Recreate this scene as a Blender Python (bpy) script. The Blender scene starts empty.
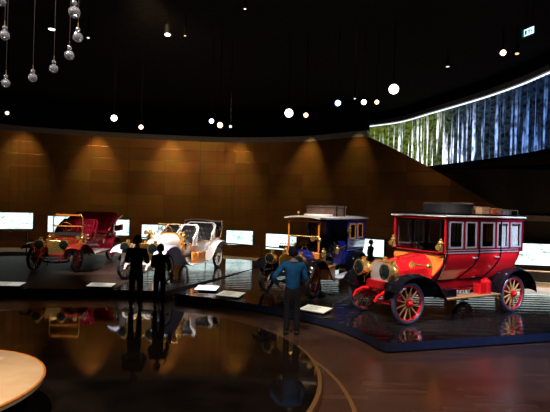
import bpy, bmesh, math, random
from mathutils import Vector, Matrix, Euler
random.seed(7)
PI = math.pi
S = bpy.context.scene
C = S.collection
V = Vector

# ------------------------------------------------------------ materials
def mat(name, col, rough=.5, metal=0., emit=None, es=0., noise=0., nscale=8., bump=0., bscale=60., trans=0., coat=0., ior=1.45, spec=.5):
    m = bpy.data.materials.new(name); m.use_nodes = True
    nt = m.node_tree; b = nt.nodes['Principled BSDF']
    b.inputs['Base Color'].default_value = (*col, 1)
    b.inputs['Roughness'].default_value = rough
    b.inputs['Metallic'].default_value = metal
    b.inputs['IOR'].default_value = ior
    b.inputs['Specular IOR Level'].default_value = spec
    if trans: b.inputs['Transmission Weight'].default_value = trans
    if coat:
        b.inputs['Coat Weight'].default_value = coat; b.inputs['Coat Roughness'].default_value = .06
    if emit:
        b.inputs['Emission Color'].default_value = (*emit, 1); b.inputs['Emission Strength'].default_value = es
    tc = nt.nodes.new('ShaderNodeTexCoord')
    if noise:
        n = nt.nodes.new('ShaderNodeTexNoise'); n.inputs['Scale'].default_value = nscale
        n.inputs['Detail'].default_value = 4
        nt.links.new(tc.outputs['Object'], n.inputs['Vector'])
        r = nt.nodes.new('ShaderNodeValToRGB')
        r.color_ramp.elements[0].position = .3; r.color_ramp.elements[1].position = .75
        r.color_ramp.elements[0].color = (*[c*(1-noise) for c in col], 1)
        r.color_ramp.elements[1].color = (*[min(1, c*(1+noise)) for c in col], 1)
        nt.links.new(n.outputs['Fac'], r.inputs['Fac']); nt.links.new(r.outputs['Color'], b.inputs['Base Color'])
    if bump:
        n = nt.nodes.new('ShaderNodeTexNoise'); n.inputs['Scale'].default_value = bscale
        nt.links.new(tc.outputs['Object'], n.inputs['Vector'])
        bp = nt.nodes.new('ShaderNodeBump'); bp.inputs['Strength'].default_value = bump; bp.inputs['Distance'].default_value = .02
        nt.links.new(n.outputs['Fac'], bp.inputs['Height']); nt.links.new(bp.outputs['Normal'], b.inputs['Normal'])
    return m

def wood(name, c1, c2, rough=.3, scale=6.):
    m = mat(name, c1, rough, coat=.4)
    nt = m.node_tree; b = nt.nodes['Principled BSDF']
    tc = nt.nodes.new('ShaderNodeTexCoord'); mp = nt.nodes.new('ShaderNodeMapping')
    mp.inputs['Scale'].default_value = (scale, scale, scale*6)
    w = nt.nodes.new('ShaderNodeTexNoise'); w.inputs['Scale'].default_value = 2.; w.inputs['Detail'].default_value = 6
    r = nt.nodes.new('ShaderNodeValToRGB')
    r.color_ramp.elements[0].position = .3; r.color_ramp.elements[1].position = .7
    r.color_ramp.elements[0].color = (*c1, 1); r.color_ramp.elements[1].color = (*c2, 1)
    L = nt.links.new
    L(tc.outputs['Object'], mp.inputs['Vector']); L(mp.outputs['Vector'], w.inputs['Vector'])
    L(w.outputs['Fac'], r.inputs['Fac']); L(r.outputs['Color'], b.inputs['Base Color'])
    return m

M = {}
M['brass'] = mat('brass', (.95, .6, .2), .24, .88, bump=.4, bscale=35)
M['brass_dull'] = mat('brass_dull', (.7, .42, .12), .35, 1.)
M['nickel'] = mat('nickel', (.5, .5, .58), .3, .65)
M['honeycomb'] = mat('honeycomb', (.45, .45, .5), .35, .6, bump=.6, bscale=160)
M['tyre'] = mat('tyre_rubber', (.022, .024, .028), .42, noise=.3)
M['tyre_blue_sheen'] = mat('tyre_rubber_shiny', (.035, .045, .07), .3, noise=.3)  # bluish reflection on black rubber, put into the colour
M['tyre_grey'] = mat('tyre_rubber_grey', (.07, .065, .07), .4, noise=.3)
M['black_paint'] = mat('black_paint', (.004, .004, .006), .1, coat=.3)
M['black_leather'] = mat('black_leather', (.012, .011, .012), .38, bump=.3)
M['black_cloth'] = mat('black_canvas', (.018, .018, .02), .75, bump=.3)
M['red_paint'] = mat('red_paint', (.52, .008, .012), .16, coat=1.)
M['red_dark'] = mat('dark_red_paint', (.3, .006, .01), .2, coat=1.)
M['red_deep'] = mat('deep_red_paint', (.13, .004, .01), .14, coat=1.)
M['wood_orange'] = wood('orange_varnished_wood', (.55, .16, .02), (.75, .27, .05), .22)
M['wood_tan'] = wood('tan_wood', (.3, .16, .08), (.4, .24, .13), .4)
M['wood_spoke'] = wood('natural_wood_spoke', (.36, .15, .04), (.48, .24, .08), .3, 12)
M['blue_paint'] = mat('blue_paint', (.008, .02, .24), .12, coat=1.)
M['red_spoke'] = mat('red_spoke_paint', (.5, .006, .03), .3, coat=.5)
M['cream_roof'] = mat('cream_roof_cloth', (.5, .46, .42), .5, noise=.15)
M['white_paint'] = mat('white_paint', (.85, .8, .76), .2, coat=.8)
M['white_paint_shaded'] = mat('shaded_white_paint', (.5, .5, .68), .25, coat=.8)  # white paint with its bluish shade put into the colour
M['maroon_paint'] = mat('maroon_paint', (.2, .006, .018), .18, coat=1.)
M['orange_red_paint'] = mat('orange_red_paint', (.3, .028, .015), .22, coat=.8)
M['maroon_leather'] = mat('maroon_leather', (.15, .004, .014), .2, bump=.4, bscale=25)
M['glass'] = mat('clear_glass', (.95, .97, 1.), .02, trans=1., ior=1.3)
gm_ = M['glass']; nt = gm_.node_tree; nt.nodes.remove(nt.nodes['Principled BSDF'])
_t = nt.nodes.new('ShaderNodeBsdfTransparent'); _t.inputs['Color'].default_value = (.86, .88, .88, 1); _g = nt.nodes.new('ShaderNodeBsdfGlossy'); _g.inputs['Roughness'].default_value = .03
_lw = nt.nodes.new('ShaderNodeLayerWeight'); _lw.inputs['Blend'].default_value = .5
_p = nt.nodes.new('ShaderNodeMath'); _p.operation = 'POWER'; _p.inputs[1].default_value = 3.; nt.links.new(_lw.outputs['Facing'], _p.inputs[0])
_f = nt.nodes.new('ShaderNodeMath'); _f.operation = 'MULTIPLY_ADD'; _f.inputs[1].default_value = .75; _f.inputs[2].default_value = .06; nt.links.new(_p.outputs[0], _f.inputs[0])
_m = nt.nodes.new('ShaderNodeMixShader')
nt.links.new(_f.outputs[0], _m.inputs[0]); nt.links.new(_t.outputs[0], _m.inputs[1]); nt.links.new(_g.outputs[0], _m.inputs[2])
nt.links.new(_m.outputs[0], [n for n in nt.nodes if n.type == 'OUTPUT_MATERIAL'][0].inputs['Surface'])
M['lens'] = mat('lamp_lens_glass', (.01, .015, .014), .06, metal=.2, coat=1., bump=.3, bscale=50)
M['brown_leather'] = mat('brown_leather_trunk', (.16, .09, .06), .4, noise=.3, bump=.3)
M['mauve_leather'] = mat('mauve_leather', (.22, .16, .2), .45, noise=.2)
M['red_leather'] = mat('red_leather_case', (.42, .06, .03), .4, noise=.2)
M['grey_board'] = mat('grey_ribbed_board', (.5, .49, .52), .4, noise=.1)
M['dark_interior'] = mat('dark_upholstery', (.02, .012, .01), .8, noise=.3)
M['steel_dark'] = mat('dark_steel', (.03, .03, .033), .35, .8)

# ------------------------------------------------------------ mesh builder
class MB:
    def __init__(s): s.v = []; s.f = []; s.uv = None
    def add(s, vs, fs):
        o = len(s.v); s.v += [tuple(p) for p in vs]; s.f += [tuple(i+o for i in f) for f in fs]; return s
    def box(s, c, d, rot=None):
        x, y, z = d[0]/2, d[1]/2, d[2]/2
        vs = [V((a*x, b*y, e*z)) for a in (-1, 1) for b in (-1, 1) for e in (-1, 1)]
        if rot is not None: vs = [rot @ p for p in vs]
        vs = [p+V(c) for p in vs]
        return s.add(vs, [(0,1,3,2),(4,6,7,5),(0,4,5,1),(2,3,7,6),(0,2,6,4),(1,5,7,3)])
    def tube(s, pts, r, n=8, closed=False):
        pts = [V(p) for p in pts]; m = len(pts)
        rr = r if isinstance(r, (list, tuple)) else [r]*m
        vs = []; prev = None
        for i, p in enumerate(pts):
            if closed: t = pts[(i+1) % m]-pts[i-1]
            else: t = pts[min(i+1, m-1)]-pts[max(i-1, 0)]
            t.normalize()
            if prev is None:
                a = V((0, 0, 1)) if abs(t.z) < .9 else V((1, 0, 0))
                u = t.cross(a).normalized()
            else:
                u = prev-t*prev.dot(t)
                u = u.normalized() if u.length > 1e-6 else t.orthogonal().normalized()
            prev = u; w = t.cross(u)
            for k in range(n):
                a = 2*PI*k/n
                vs.append(p+(u*math.cos(a)+w*math.sin(a))*rr[i])
        fs = []
        for i in range(m if closed else m-1):
            j = (i+1) % m
            for k in range(n):
                fs.append((i*n+k, i*n+(k+1) % n, j*n+(k+1) % n, j*n+k))
        if not closed:
            fs.append(tuple(range(n-1, -1, -1))); fs.append(tuple((m-1)*n+k for k in range(n)))
        return s.add(vs, fs)
    def lathe(s, prof, c=(0,0,0), ax=(0,0,1), n=24):
        ax = V(ax).normalized(); u = ax.orthogonal().normalized(); w = ax.cross(u); c = V(c)
        vs = []; fs = []; m = len(prof)
        for r, h in prof:
            for k in range(n):
                a = 2*PI*k/n; vs.append(c+ax*h+(u*math.cos(a)+w*math.sin(a))*max(r, 1e-4))
        for i in range(m-1):
            for k in range(n): fs.append((i*n+k, i*n+(k+1) % n, (i+1)*n+(k+1) % n, (i+1)*n+k))
        fs.append(tuple(range(n-1, -1, -1))); fs.append(tuple((m-1)*n+k for k in range(n)))
        return s.add(vs, fs)
    def torus(s, c, R, r, ax=(0,1,0), n=32, k=8, sq=1.):
        ax = V(ax).normalized(); u = ax.orthogonal().normalized(); w = ax.cross(u); c = V(c)
        vs = []; fs = []
        for i in range(n):
            a = 2*PI*i/n; d = u*math.cos(a)+w*math.sin(a)
            for j in range(k):
                b = 2*PI*j/k; vs.append(c+d*(R+r*math.cos(b))+ax*(r*sq*math.sin(b)))
        for i in range(n):
            for j in range(k):
                fs.append((i*k+j, ((i+1) % n)*k+j, ((i+1) % n)*k+(j+1) % k, i*k+(j+1) % k))
        return s.add(vs, fs)
    def prism(s, poly, a, b, plane='xz'):
        def P(p, t):
            return {'xz': (p[0], t, p[1]), 'yz': (t, p[0], p[1]), 'xy': (p[0], p[1], t)}[plane]
        n = len(poly)
        vs = [P(p, a) for p in poly]+[P(p, b) for p in poly]
        fs = [tuple(range(n)), tuple(range(2*n-1, n-1, -1))]
        for i in range(n): fs.append((i, i+n, (i+1) % n+n, (i+1) % n))
        return s.add(vs, fs)
    def grid(s, fn, nu, nv, t=.02):
        P = [[V(fn(i/nu, j/nv)) for j in range(nv+1)] for i in range(nu+1)]
        def nrm(i, j):
            a = P[min(i+1, nu)][j]-P[max(i-1, 0)][j]; b = P[i][min(j+1, nv)]-P[i][max(j-1, 0)]
            c = a.cross(b); return c.normalized() if c.length > 1e-9 else V((0, 0, 1))
        vs = []; N = (nu+1)*(nv+1)
        for i in range(nu+1):
            for j in range(nv+1): vs.append(P[i][j])
        for i in range(nu+1):
            for j in range(nv+1): vs.append(P[i][j]-nrm(i, j)*t)
        q = lambda i, j: i*(nv+1)+j
        fs = []
        for i in range(nu):
            for j in range(nv):
                fs.append((q(i,j), q(i+1,j), q(i+1,j+1), q(i,j+1)))
                fs.append((N+q(i,j+1), N+q(i+1,j+1), N+q(i+1,j), N+q(i,j)))
        for i in range(nu):
            fs.append((q(i,0), N+q(i,0), N+q(i+1,0), q(i+1,0)))
            fs.append((q(i+1,nv), N+q(i+1,nv), N+q(i,nv), q(i,nv)))
        for j in range(nv):
            fs.append((q(0,j+1), N+q(0,j+1), N+q(0,j), q(0,j)))
            fs.append((q(nu,j), N+q(nu,j), N+q(nu,j+1), q(nu,j+1)))
        return s.add(vs, fs)
    def ball(s, c, r, n=12, m=8):
        r = r if isinstance(r, (tuple, list)) else (r, r, r)
        vs = [(c[0], c[1], c[2]+r[2])]
        for i in range(1, m):
            a = PI*i/m
            for k in range(n):
                b = 2*PI*k/n
                vs.append((c[0]+r[0]*math.sin(a)*math.cos(b), c[1]+r[1]*math.sin(a)*math.sin(b), c[2]+r[2]*math.cos(a)))
        vs.append((c[0], c[1], c[2]-r[2])); L = len(vs)-1; fs = []
        for k in range(n):
            fs.append((0, 1+k, 1+(k+1) % n)); fs.append((L, 1+(m-2)*n+(k+1) % n, 1+(m-2)*n+k))
        for i in range(m-2):
            for k in range(n):
                a = 1+i*n; b = 1+(i+1)*n
                fs.append((a+k, b+k, b+(k+1) % n, a+(k+1) % n))
        return s.add(vs, fs)
    def mesh(s, name, m=None, sharp=.65, flat=False):
        me = bpy.data.meshes.new(name); me.from_pydata(s.v, [], s.f)
        bm = bmesh.new(); bm.from_mesh(me); bmesh.ops.recalc_face_normals(bm, faces=bm.faces[:])
        for f in bm.faces: f.smooth = not flat
        for e in bm.edges:
            if len(e.link_faces) == 2 and e.calc_face_angle(0) > sharp: e.smooth = False
        bm.to_mesh(me); bm.free()
        if m: me.materials.append(M[m] if isinstance(m, str) else m)
        return me
    def build(s, name, m=None, parent=None, bevel=0., flat=False, label=None, sharp=.65):
        o = bpy.data.objects.new(name, s.mesh(name, m, sharp, flat)); C.objects.link(o)
        if parent: o.parent = parent
        if bevel:
            b = o.modifiers.new('bevel', 'BEVEL'); b.width = bevel; b.segments = 2; b.limit_method = 'ANGLE'
        if label: o['label'] = label
        return o

def tag(o, label=None, cat=None, group=None, kind=None):
    if label: o['label'] = label
    if cat: o['category'] = cat
    if group: o['group'] = group
    if kind: o['kind'] = kind
    return o
def thing(name, label, cat, loc=(0,0,0), rz=0., group=None):
    o = bpy.data.objects.new(name, None); C.objects.link(o); o.empty_display_size = .2
    o.location = loc; o.rotation_euler = (0, 0, rz); return tag(o, label, cat, group)
def struct(name, mb, m, **k):
    return tag(mb.build(name, m, **k), kind='structure')
def copy_tree(o, parent=None):
    c = o.copy(); C.objects.link(c)
    if parent is not None: c.parent = parent
    for ch in o.children: copy_tree(ch, c)
    return c

# ------------------------------------------------------------ camera
F = 476.; HY = 208.24; H = 2.552; ROLL = math.radians(1.58)
cam = bpy.data.cameras.new('camera'); co = bpy.data.objects.new('camera', cam); C.objects.link(co)
cam.sensor_width = 36; cam.lens = F/550*36; cam.clip_start = .05; cam.clip_end = 200
pitch = math.atan((HY-206)/F)
co.matrix_world = Matrix.Translation((0, 0, H)) @ Matrix.Rotation(PI/2+pitch, 4, 'X') @ Matrix.Rotation(ROLL, 4, 'Z')
S.camera = co
def at(x, y, D):
    """world point at depth D for a surveyed bearing (used to lay out the hall once, in metres)"""
    dx = x-275; dy = y-HY; c, s = math.cos(ROLL), math.sin(ROLL)
    return V(((dx*c+dy*s)/F*D, D, H-(-dx*s+dy*c)/F*D))

def crom(P, n=8):
    P = [V(p) for p in P]; Q = [2*P[0]-P[1]]+P+[2*P[-1]-P[-2]]; out = []
    for i in range(1, len(Q)-2):
        for k in range(n):
            t = k/n; a, b, c, d = Q[i-1:i+3]
            out.append(.5*((2*b)+(c-a)*t+(2*a-5*b+4*c-d)*t*t+(3*b-a-3*c+d)*t**3))
    out.append(Q[-2]); return out

# ------------------------------------------------------------ the hall
def px(x, D): return ((x-275)/F*D, D)
wall_pts = [(-18.5, 8), (-17.6, 14.5), (-16.2, 20)]+[px(*q) for q in ((0, 23.6), (75, 24.9), (150, 25.7), (230, 26), (300, 24.9), (350, 23.), (400, 21.5), (450, 20.5), (500, 19.95))]
wall_curve = crom([(*p, 0) for p in wall_pts], 10)

def strip(curve, z0, z1, t, name, m, kind='structure'):
    """standing curved wall with true thickness t (outwards), uv = arc length, height"""
    n = len(curve); arc = [0]
    for i in range(1, n): arc.append(arc[-1]+(curve[i]-curve[i-1]).length)
    def zz(z, i): return z(curve[i], arc[i]) if callable(z) else z
    vs = []; 
    for i, p in enumerate(curve):
        tn = (curve[min(i+1, n-1)]-curve[max(i-1, 0)]).normalized(); nn = V((-tn.y, tn.x, 0))*t
        a, b = zz(z0, i), zz(z1, i)
        vs += [(p.x, p.y, a), (p.x, p.y, b), (p.x+nn.x, p.y+nn.y, b), (p.x+nn.x, p.y+nn.y, a)]
    fs = []; uvs = []
    for i in range(n-1):
        for k in range(4):
            l = (k+1) % 4
            fs.append((i*4+k, (i+1)*4+k, (i+1)*4+l, i*4+l))
    fs.append((0, 1, 2, 3)); fs.append(((n-1)*4+3, (n-1)*4+2, (n-1)*4+1, (n-1)*4))
    me = bpy.data.meshes.new(name); me.from_pydata(vs, [], fs)
    uv = me.uv_layers.new(name='UVMap')
    for pl in me.polygons:
        for li in pl.loop_indices:
            vi = me.loops[li].vertex_index; uv.data[li].uv = (arc[vi//4], vs[vi][2])
    me.materials.append(m)
    o = bpy.data.objects.new(name, me); C.objects.link(o)
    if kind: o['kind'] = kind
    return o

# bronze sheet panels
mb_ = mat('bronze_wall_panels', (.25, .11, .03), .36, .75)
nt = mb_.node_tree; bs = nt.nodes['Principled BSDF']; L = nt.links.new
uvn = nt.nodes.new('ShaderNodeUVMap'); br = nt.nodes.new('ShaderNodeTexBrick')
br.inputs['Scale'].default_value = 1.; br.inputs['Brick Width'].default_value = 1.9; br.inputs['Row Height'].default_value = .62
br.inputs['Mortar Size'].default_value = .015; br.inputs['Mortar Smooth'].default_value = .6; br.offset = 0.; br.inputs['Bias'].default_value = -.1
br.inputs['Color1'].default_value = (.4, .19, .04, 1); br.inputs['Color2'].default_value = (.29, .13, .027, 1); br.inputs['Mortar'].default_value = (.22, .1, .03, 1)
nz = nt.nodes.new('ShaderNodeTexNoise'); nz.inputs['Scale'].default_value = 1.3; nz.inputs['Detail'].default_value = 6
mx = nt.nodes.new('ShaderNodeMixRGB'); mx.blend_type = 'MULTIPLY'; mx.inputs['Fac'].default_value = .6
bp = nt.nodes.new('ShaderNodeBump'); bp.inputs['Strength'].default_value = .35; bp.inputs['Distance'].default_value = .02
L(uvn.outputs['UV'], br.inputs['Vector']); L(uvn.outputs['UV'], nz.inputs['Vector'])
L(br.outputs['Color'], mx.inputs['Color1']); L(nz.outputs['Color'], mx.inputs['Color2']); L(mx.outputs['Color'], bs.inputs['Base Color'])
L(br.outputs['Fac'], bp.inputs['Height']); L(bp.outputs['Normal'], bs.inputs['Normal'])

def wall_top(p, a):
    xx = 275+p.x/p.y*F if p.y > 1 else -999
    if xx < 365: return 6.08
    return max(1.6, 6.08-(xx-365)*.0245)
strip(wall_curve, -.6, wall_top, .25, 'wall_back', mb_)
m_black = mat('black_plaster', (.006, .006, .006), .8, noise=.3, spec=0.)
m_grey = mat('grey_plaster', (.22, .21, .21), .6, noise=.1)
# grey cornice on top of the bronze wall and the black band above
corn = [p for p in wall_curve if p.y > 1 and 275+p.x/p.y*F < 368 or p.y <= 1]
strip(corn, 6.08, 6.36, .25, 'trim_cornice', m_grey)
strip(corn, 6.36, 7.9, .25, 'wall_upper', m_black)
right_curve = crom([(*px(*q), 0) for q in ((368, 23.6), (420, 22.6), (450, 21.6), (500, 20.9), (550, 20.9))]+[(16, 18.5, 0), (18.5, 13, 0), (19, 6, 0)], 8)
net = mat('black_mesh_wall', (.02, .02, .022), .6, noise=.4, nscale=3, bump=.5, bscale=8)
strip(right_curve, -.6, 4.7, .3, 'wall_right', net)
# grey ledge on the right wall
strip([p-V((0, .12, 0)) for p in right_curve if p.x > 9.6], 2.3, 2.55, .12, 'trim_ledge', m_grey)

# ceiling
ceil = MB().prism([(-22, -6), (22, -6), (22, 28), (-22, 28)], 7.9, 8.1, 'xy')
struct('ceiling', ceil, mat('black_ceiling', (.02, .018, .018), .9, noise=.3, spec=0.))

# projection curtain band, upper right
sc_pts = [at(*q) for q in ((365, 126, 26.2), (400, 121, 24.5), (430, 113, 22.2), (480, 98, 19.1), (520, 84, 16.9), (550, 71, 15.3))]
sc_curve = crom([(p.x, p.y, 0) for p in sc_pts]+[(9.0, 12, 0), (8.6, 9, 0)], 26)
sc_pleat = []
for i, p in enumerate(sc_curve):
    tn = (sc_curve[min(i+1, len(sc_curve)-1)]-sc_curve[max(i-1, 0)]).normalized()
    sc_pleat.append(p+V((-tn.y, tn.x, 0))*.05*math.sin(i*1.9))
m_scr = bpy.data.materials.new('projected_forest_curtain'); m_scr.use_nodes = True
nt = m_scr.node_tree; bs = nt.nodes['Principled BSDF']; L = nt.links.new
bs.inputs['Base Color'].default_value = (.02, .02, .025, 1); bs.inputs['Roughness'].default_value = .5
uvn = nt.nodes.new('ShaderNodeUVMap'); sep = nt.nodes.new('ShaderNodeSeparateXYZ'); L(uvn.outputs['UV'], sep.inputs['Vector'])
def ramp(stops, src):
    r = nt.nodes.new('ShaderNodeValToRGB'); e = r.color_ramp.elements
    while len(e) < len(stops): e.new(.5)
    for k, (p, c) in enumerate(stops): e[k].position = p; e[k].color = (*c, 1)
    L(src, r.inputs['Fac']); return r.outputs['Color']
def math_(op, a, b=None):
    n = nt.nodes.new('ShaderNodeMath'); n.operation = op
    for k, q in enumerate((a, b)):
        if q is None: continue
        if isinstance(q, (int, float)): n.inputs[k].default_value = q
        else: L(q, n.inputs[k])
    return n.outputs[0]
def noise_(sx, sy, det=3):
    mp = nt.nodes.new('ShaderNodeMapping'); mp.inputs['Scale'].default_value = (sx, sy, 1)
    n = nt.nodes.new('ShaderNodeTexNoise'); n.inputs['Scale'].default_value = 1; n.inputs['Detail'].default_value = det
    L(uvn.outputs['UV'], mp.inputs['Vector']); L(mp.outputs['Vector'], n.inputs['Vector']); return n.outputs['Fac']
def mix_(mode, f, a, b):
    n = nt.nodes.new('ShaderNodeMixRGB'); n.blend_type = mode
    if isinstance(f, (int, float)): n.inputs['Fac'].default_value = f
    else: L(f, n.inputs['Fac'])
    for k, q in (('Color1', a), ('Color2', b)):
        if isinstance(q, tuple): n.inputs[k].default_value = (*q, 1)
        else: L(q, n.inputs[k])
    return n.outputs['Color']
un = math_('DIVIDE', sep.outputs['X'], 12.5)
vn = math_('DIVIDE', math_('SUBTRACT', sep.outputs['Y'], 4.7), 2.5)
leaf = mix_('MIX', noise_(6, 9, 6), (.01, .02, .0), (.2, .27, .02))
leaf = mix_('MULTIPLY', ramp([(0, (.0, .0, .0)), (.42, (1, 1, 1)), (.58, (1, 1, 1)), (.75, (.2, .3, .6)), (1, (.05, .08, .2))], un), leaf, (1, 1, 1)) if False else leaf
leafc = mix_('MULTIPLY', 1., ramp([(.38, (.08, .08, .08)), (.62, (1, 1, 1))], noise_(5, 7, 8)), ramp([(0, (.2, .26, .02)), (.42, (.17, .24, .03)), (.62, (.04, .07, .09)), (1, (.012, .025, .06))], un))
trunk = ramp([(.52, (0, 0, 0)), (.6, (1, 1, 1))], noise_(4.6, .16, 3))
lower = ramp([(0, (1, 1, 1)), (.55, (.7, .7, .7)), (.85, (.12, .12, .12)), (1, (.03, .03, .03))], vn)
frag = ramp([(.38, (.15, .15, .15)), (.55, (1, 1, 1))], noise_(9, 3, 5))
bright = ramp([(0, (.15, .22, .17)), (.3, (.7, .8, .85)), (.5, (1.0, 1.0, 1.0)), (.62, (.5, .62, 1)), (.76, (.13, .2, .42)), (1, (.04, .08, .2))], un)
tr = mix_('MULTIPLY', 1., mix_('MULTIPLY', 1., mix_('MULTIPLY', 1., trunk, lower), frag), bright)
sn = nt.nodes.new('ShaderNodeVectorMath'); sn.operation = 'SCALE'; L(tr, sn.inputs[0]); sn.inputs['Scale'].default_value = 6.5
fin = mix_('ADD', 1., leafc, sn.outputs[0])
L(fin, bs.inputs['Emission Color']); bs.inputs['Emission Strength'].default_value = .8
scr = strip(sc_pleat, 4.72, 7.12, .02, 'projection_curtain', m_scr, None)
tag(scr, 'long curved hanging curtain with a glowing green and white forest projection, upper right', 'curtain')
m_led = mat('led_strip', (.8, .85, .9), .4, emit=(.85, .92, 1), es=1.6)
led_mat_noise = None
o = strip(sc_curve, 7.14, 7.19, .04, 'light_strip', m_led, None)
tag(o, 'thin glowing white light line along the top edge of the forest projection curtain', 'light strip')
strip([p-V((.0, .0, 0)) for p in sc_curve], 7.24, 7.44, .2, 'trim_screen', m_grey)
strip(sc_curve, 7.44, 7.9, .2, 'wall_screen', m_black)
# soffit between the curtain foot and the wall behind
sof = [(p.x, p.y) for p in sc_curve[8:]]
sof2 = [(p.x+.2, p.y+.25) for p in reversed(right_curve)]
struct('ceiling_soffit', MB().prism(sof+[(22, 9), (22, 6)] + sof2[:0]+[(19, 13), (16, 18.6), (12, 21.1), (9.8, 21.1), (7.9, 21.8), (6.9, 22.8), (5.6, 24.6)], 4.56, 4.7, 'xy'), m_black)

# floors
inner = crom([(-17, 12, 0), (-14.8, 17, 0)]+[(*px(*q), 0) for q in ((0, 21.1), (75, 22.), (150, 22.5), (230, 22.4), (300, 21.3), (340, 20.), (365, 19.1), (450, 17.4), (550, 16.9))]+[(14, 14, 0), (17, 8, 0)], 8)
m_floor = mat('brown_parquet_floor', (.11, .058, .036), .3, spec=.9)
nt = m_floor.node_tree; bs = nt.nodes['Principled BSDF']; L = nt.links.new
tc = nt.nodes.new('ShaderNodeTexCoord'); br = nt.nodes.new('ShaderNodeTexBrick')
br.inputs['Scale'].default_value = 1.; br.inputs['Brick Width'].default_value = .9; br.inputs['Row Height'].default_value = .14; br.inputs['Mortar Size'].default_value = .003
br.inputs['Color1'].default_value = (.14, .07, .042, 1); br.inputs['Color2'].default_value = (.09, .046, .03, 1); br.inputs['Mortar'].default_value = (.03, .015, .01, 1)
n2 = nt.nodes.new('ShaderNodeTexNoise'); n2.inputs['Scale'].default_value = 1.6; n2.inputs['Detail'].default_value = 8
rr = nt.nodes.new('ShaderNodeMapRange'); rr.inputs['To Min'].default_value = .15; rr.inputs['To Max'].default_value = .3
L(tc.outputs['Object'], br.inputs['Vector']); L(tc.outputs['Object'], n2.inputs['Vector']); L(n2.outputs['Fac'], rr.inputs['Value']); L(rr.outputs['Result'], bs.inputs['Roughness'])
L(br.outputs['Color'], bs.inputs['Base Color'])
struct('floor', MB().prism([(p.x, p.y) for p in inner]+[(17, -6), (-17, -6)], -.2, 0, 'xy'), m_floor)
m_mirror = mat('polished_black_floor', (.012, .009, .007), .045, spec=.42, noise=.4, nscale=2, bump=.02, bscale=2)
def disc(cx, cy, r, n=96): return [(cx+r*math.cos(2*PI*k/n), cy+r*math.sin(2*PI*k/n)) for k in range(n)]
def slope(y): return .006+(11.7-y)*.0165
fm = MB().prism(disc(-3.75, 7.25, 4.45), .0005, .006, 'xy')
fm.v = [(x, y, z if z < .003 else slope(y)) for x, y, z in fm.v]
struct('floor_inlay', fm, m_mirror, sharp=.3)
def ring(cx, cy, r0, r1, a0, a1, z0, z1, n=60):
    mbb = MB()
    return mbb.prism([(cx+r0*math.cos(a0+(a1-a0)*k/n), cy+r0*math.sin(a0+(a1-a0)*k/n)) for k in range(n+1)] +
                     [(cx+r1*math.cos(a1-(a1-a0)*k/n), cy+r1*math.sin(a1-(a1-a0)*k/n)) for k in range(n+1)], z0, z1, 'xy')
m_inlay = mat('brass_floor_inlay', (.42, .23, .08), .42, .5)
fm = ring(-3.75, 7.25, 4.452, 4.51, -.9, .33, .0005, .007)
fm.v = [(x, y, z if z < .003 else slope(y)+.001) for x, y, z in fm.v]
struct('trim_1', fm, m_inlay)
struct('trim_2', ring(-3.7, 6.2, 4.75, 4.81, -.4, .52, .0075, .009), m_inlay)
# ramp along the wall
RZ = [(-200, .35), (0, .3), (150, .05), (230, -.1), (300, -.22), (365, -.38), (700, -.38)]
def rampz(x, y):
    q = 275+x/y*F if y > 2 else (-200 if x < 0 else 700)
    for (a, za), (b, zb) in zip(RZ, RZ[1:]):
        if q <= b: return za+(zb-za)*max(0, (q-a))/(b-a)
    return -.38
outer_src = [(-18.2, 9, 0), (-17.5, 14.5, 0), (-16, 20, 0)]+[(*px(*q), 0) for q in ((0, 23.7), (75, 25.), (150, 25.8), (230, 26.1), (300, 25.), (350, 23.1), (400, 21.7), (500, 20.9), (550, 20.9))]+[(16, 18.5, 0), (18.5, 13, 0), (18.9, 7, 0)]
outer = crom(outer_src, 8)
N = 90
def resamp(cv, n):
    arc = [0]
    for i in range(1, len(cv)): arc.append(arc[-1]+(cv[i]-cv[i-1]).length)
    out = []
    for k in range(n+1):
        s = arc[-1]*k/n; i = 1
        while i < len(arc)-1 and arc[i] < s: i += 1
        t = (s-arc[i-1])/(arc[i]-arc[i-1]); out.append(cv[i-1].lerp(cv[i], min(1, t)))
    return out
inn = resamp([p+V((0, .02, 0)) for p in inner], N); out_ = resamp(outer, N)
rb = MB(); vs = []
for a, b in zip(inn, out_):
    z = rampz(a.x, a.y)
    vs += [(a.x, a.y, z), (b.x, b.y, z), (b.x, b.y, z-.5), (a.x, a.y, z-.5)]
fs = []
for i in range(N):
    for k in range(4): fs.append((i*4+k, (i+1)*4+k, (i+1)*4+(k+1) % 4, i*4+(k+1) % 4))
fs += [(0, 1, 2, 3), (N*4+3, N*4+2, N*4+1, N*4)]
rb.add(vs, fs); struct('floor_ramp', rb, mat('warm_ramp_floor', (.3, .22, .15), .35, noise=.15))

# railing along the ramp edge
rail = thing('ramp_railing', 'long dark metal handrail on posts running along the ramp behind the cars', 'railing', (0, 0, 0))
rp = [p+V((0, -.12, 0)) for p in resamp(inner, 120)][16:104]
MB().tube([(p.x, p.y, rampz(p.x, p.y)+.95) for p in rp], .028, 8).build('handrail', mat('satin_rail', (.25, .22, .2), .3, .8), rail)
MB().tube([(p.x, p.y, rampz(p.x, p.y)+.55) for p in rp], .012, 6).build('cable', 'steel_dark', rail)
for p in rp[::7]:
    z = rampz(p.x, p.y)
    MB().box((p.x, p.y, (z+.95)/2), (.035, .05, max(.3, z+.95))).build('post', 'steel_dark', rail)

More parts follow.
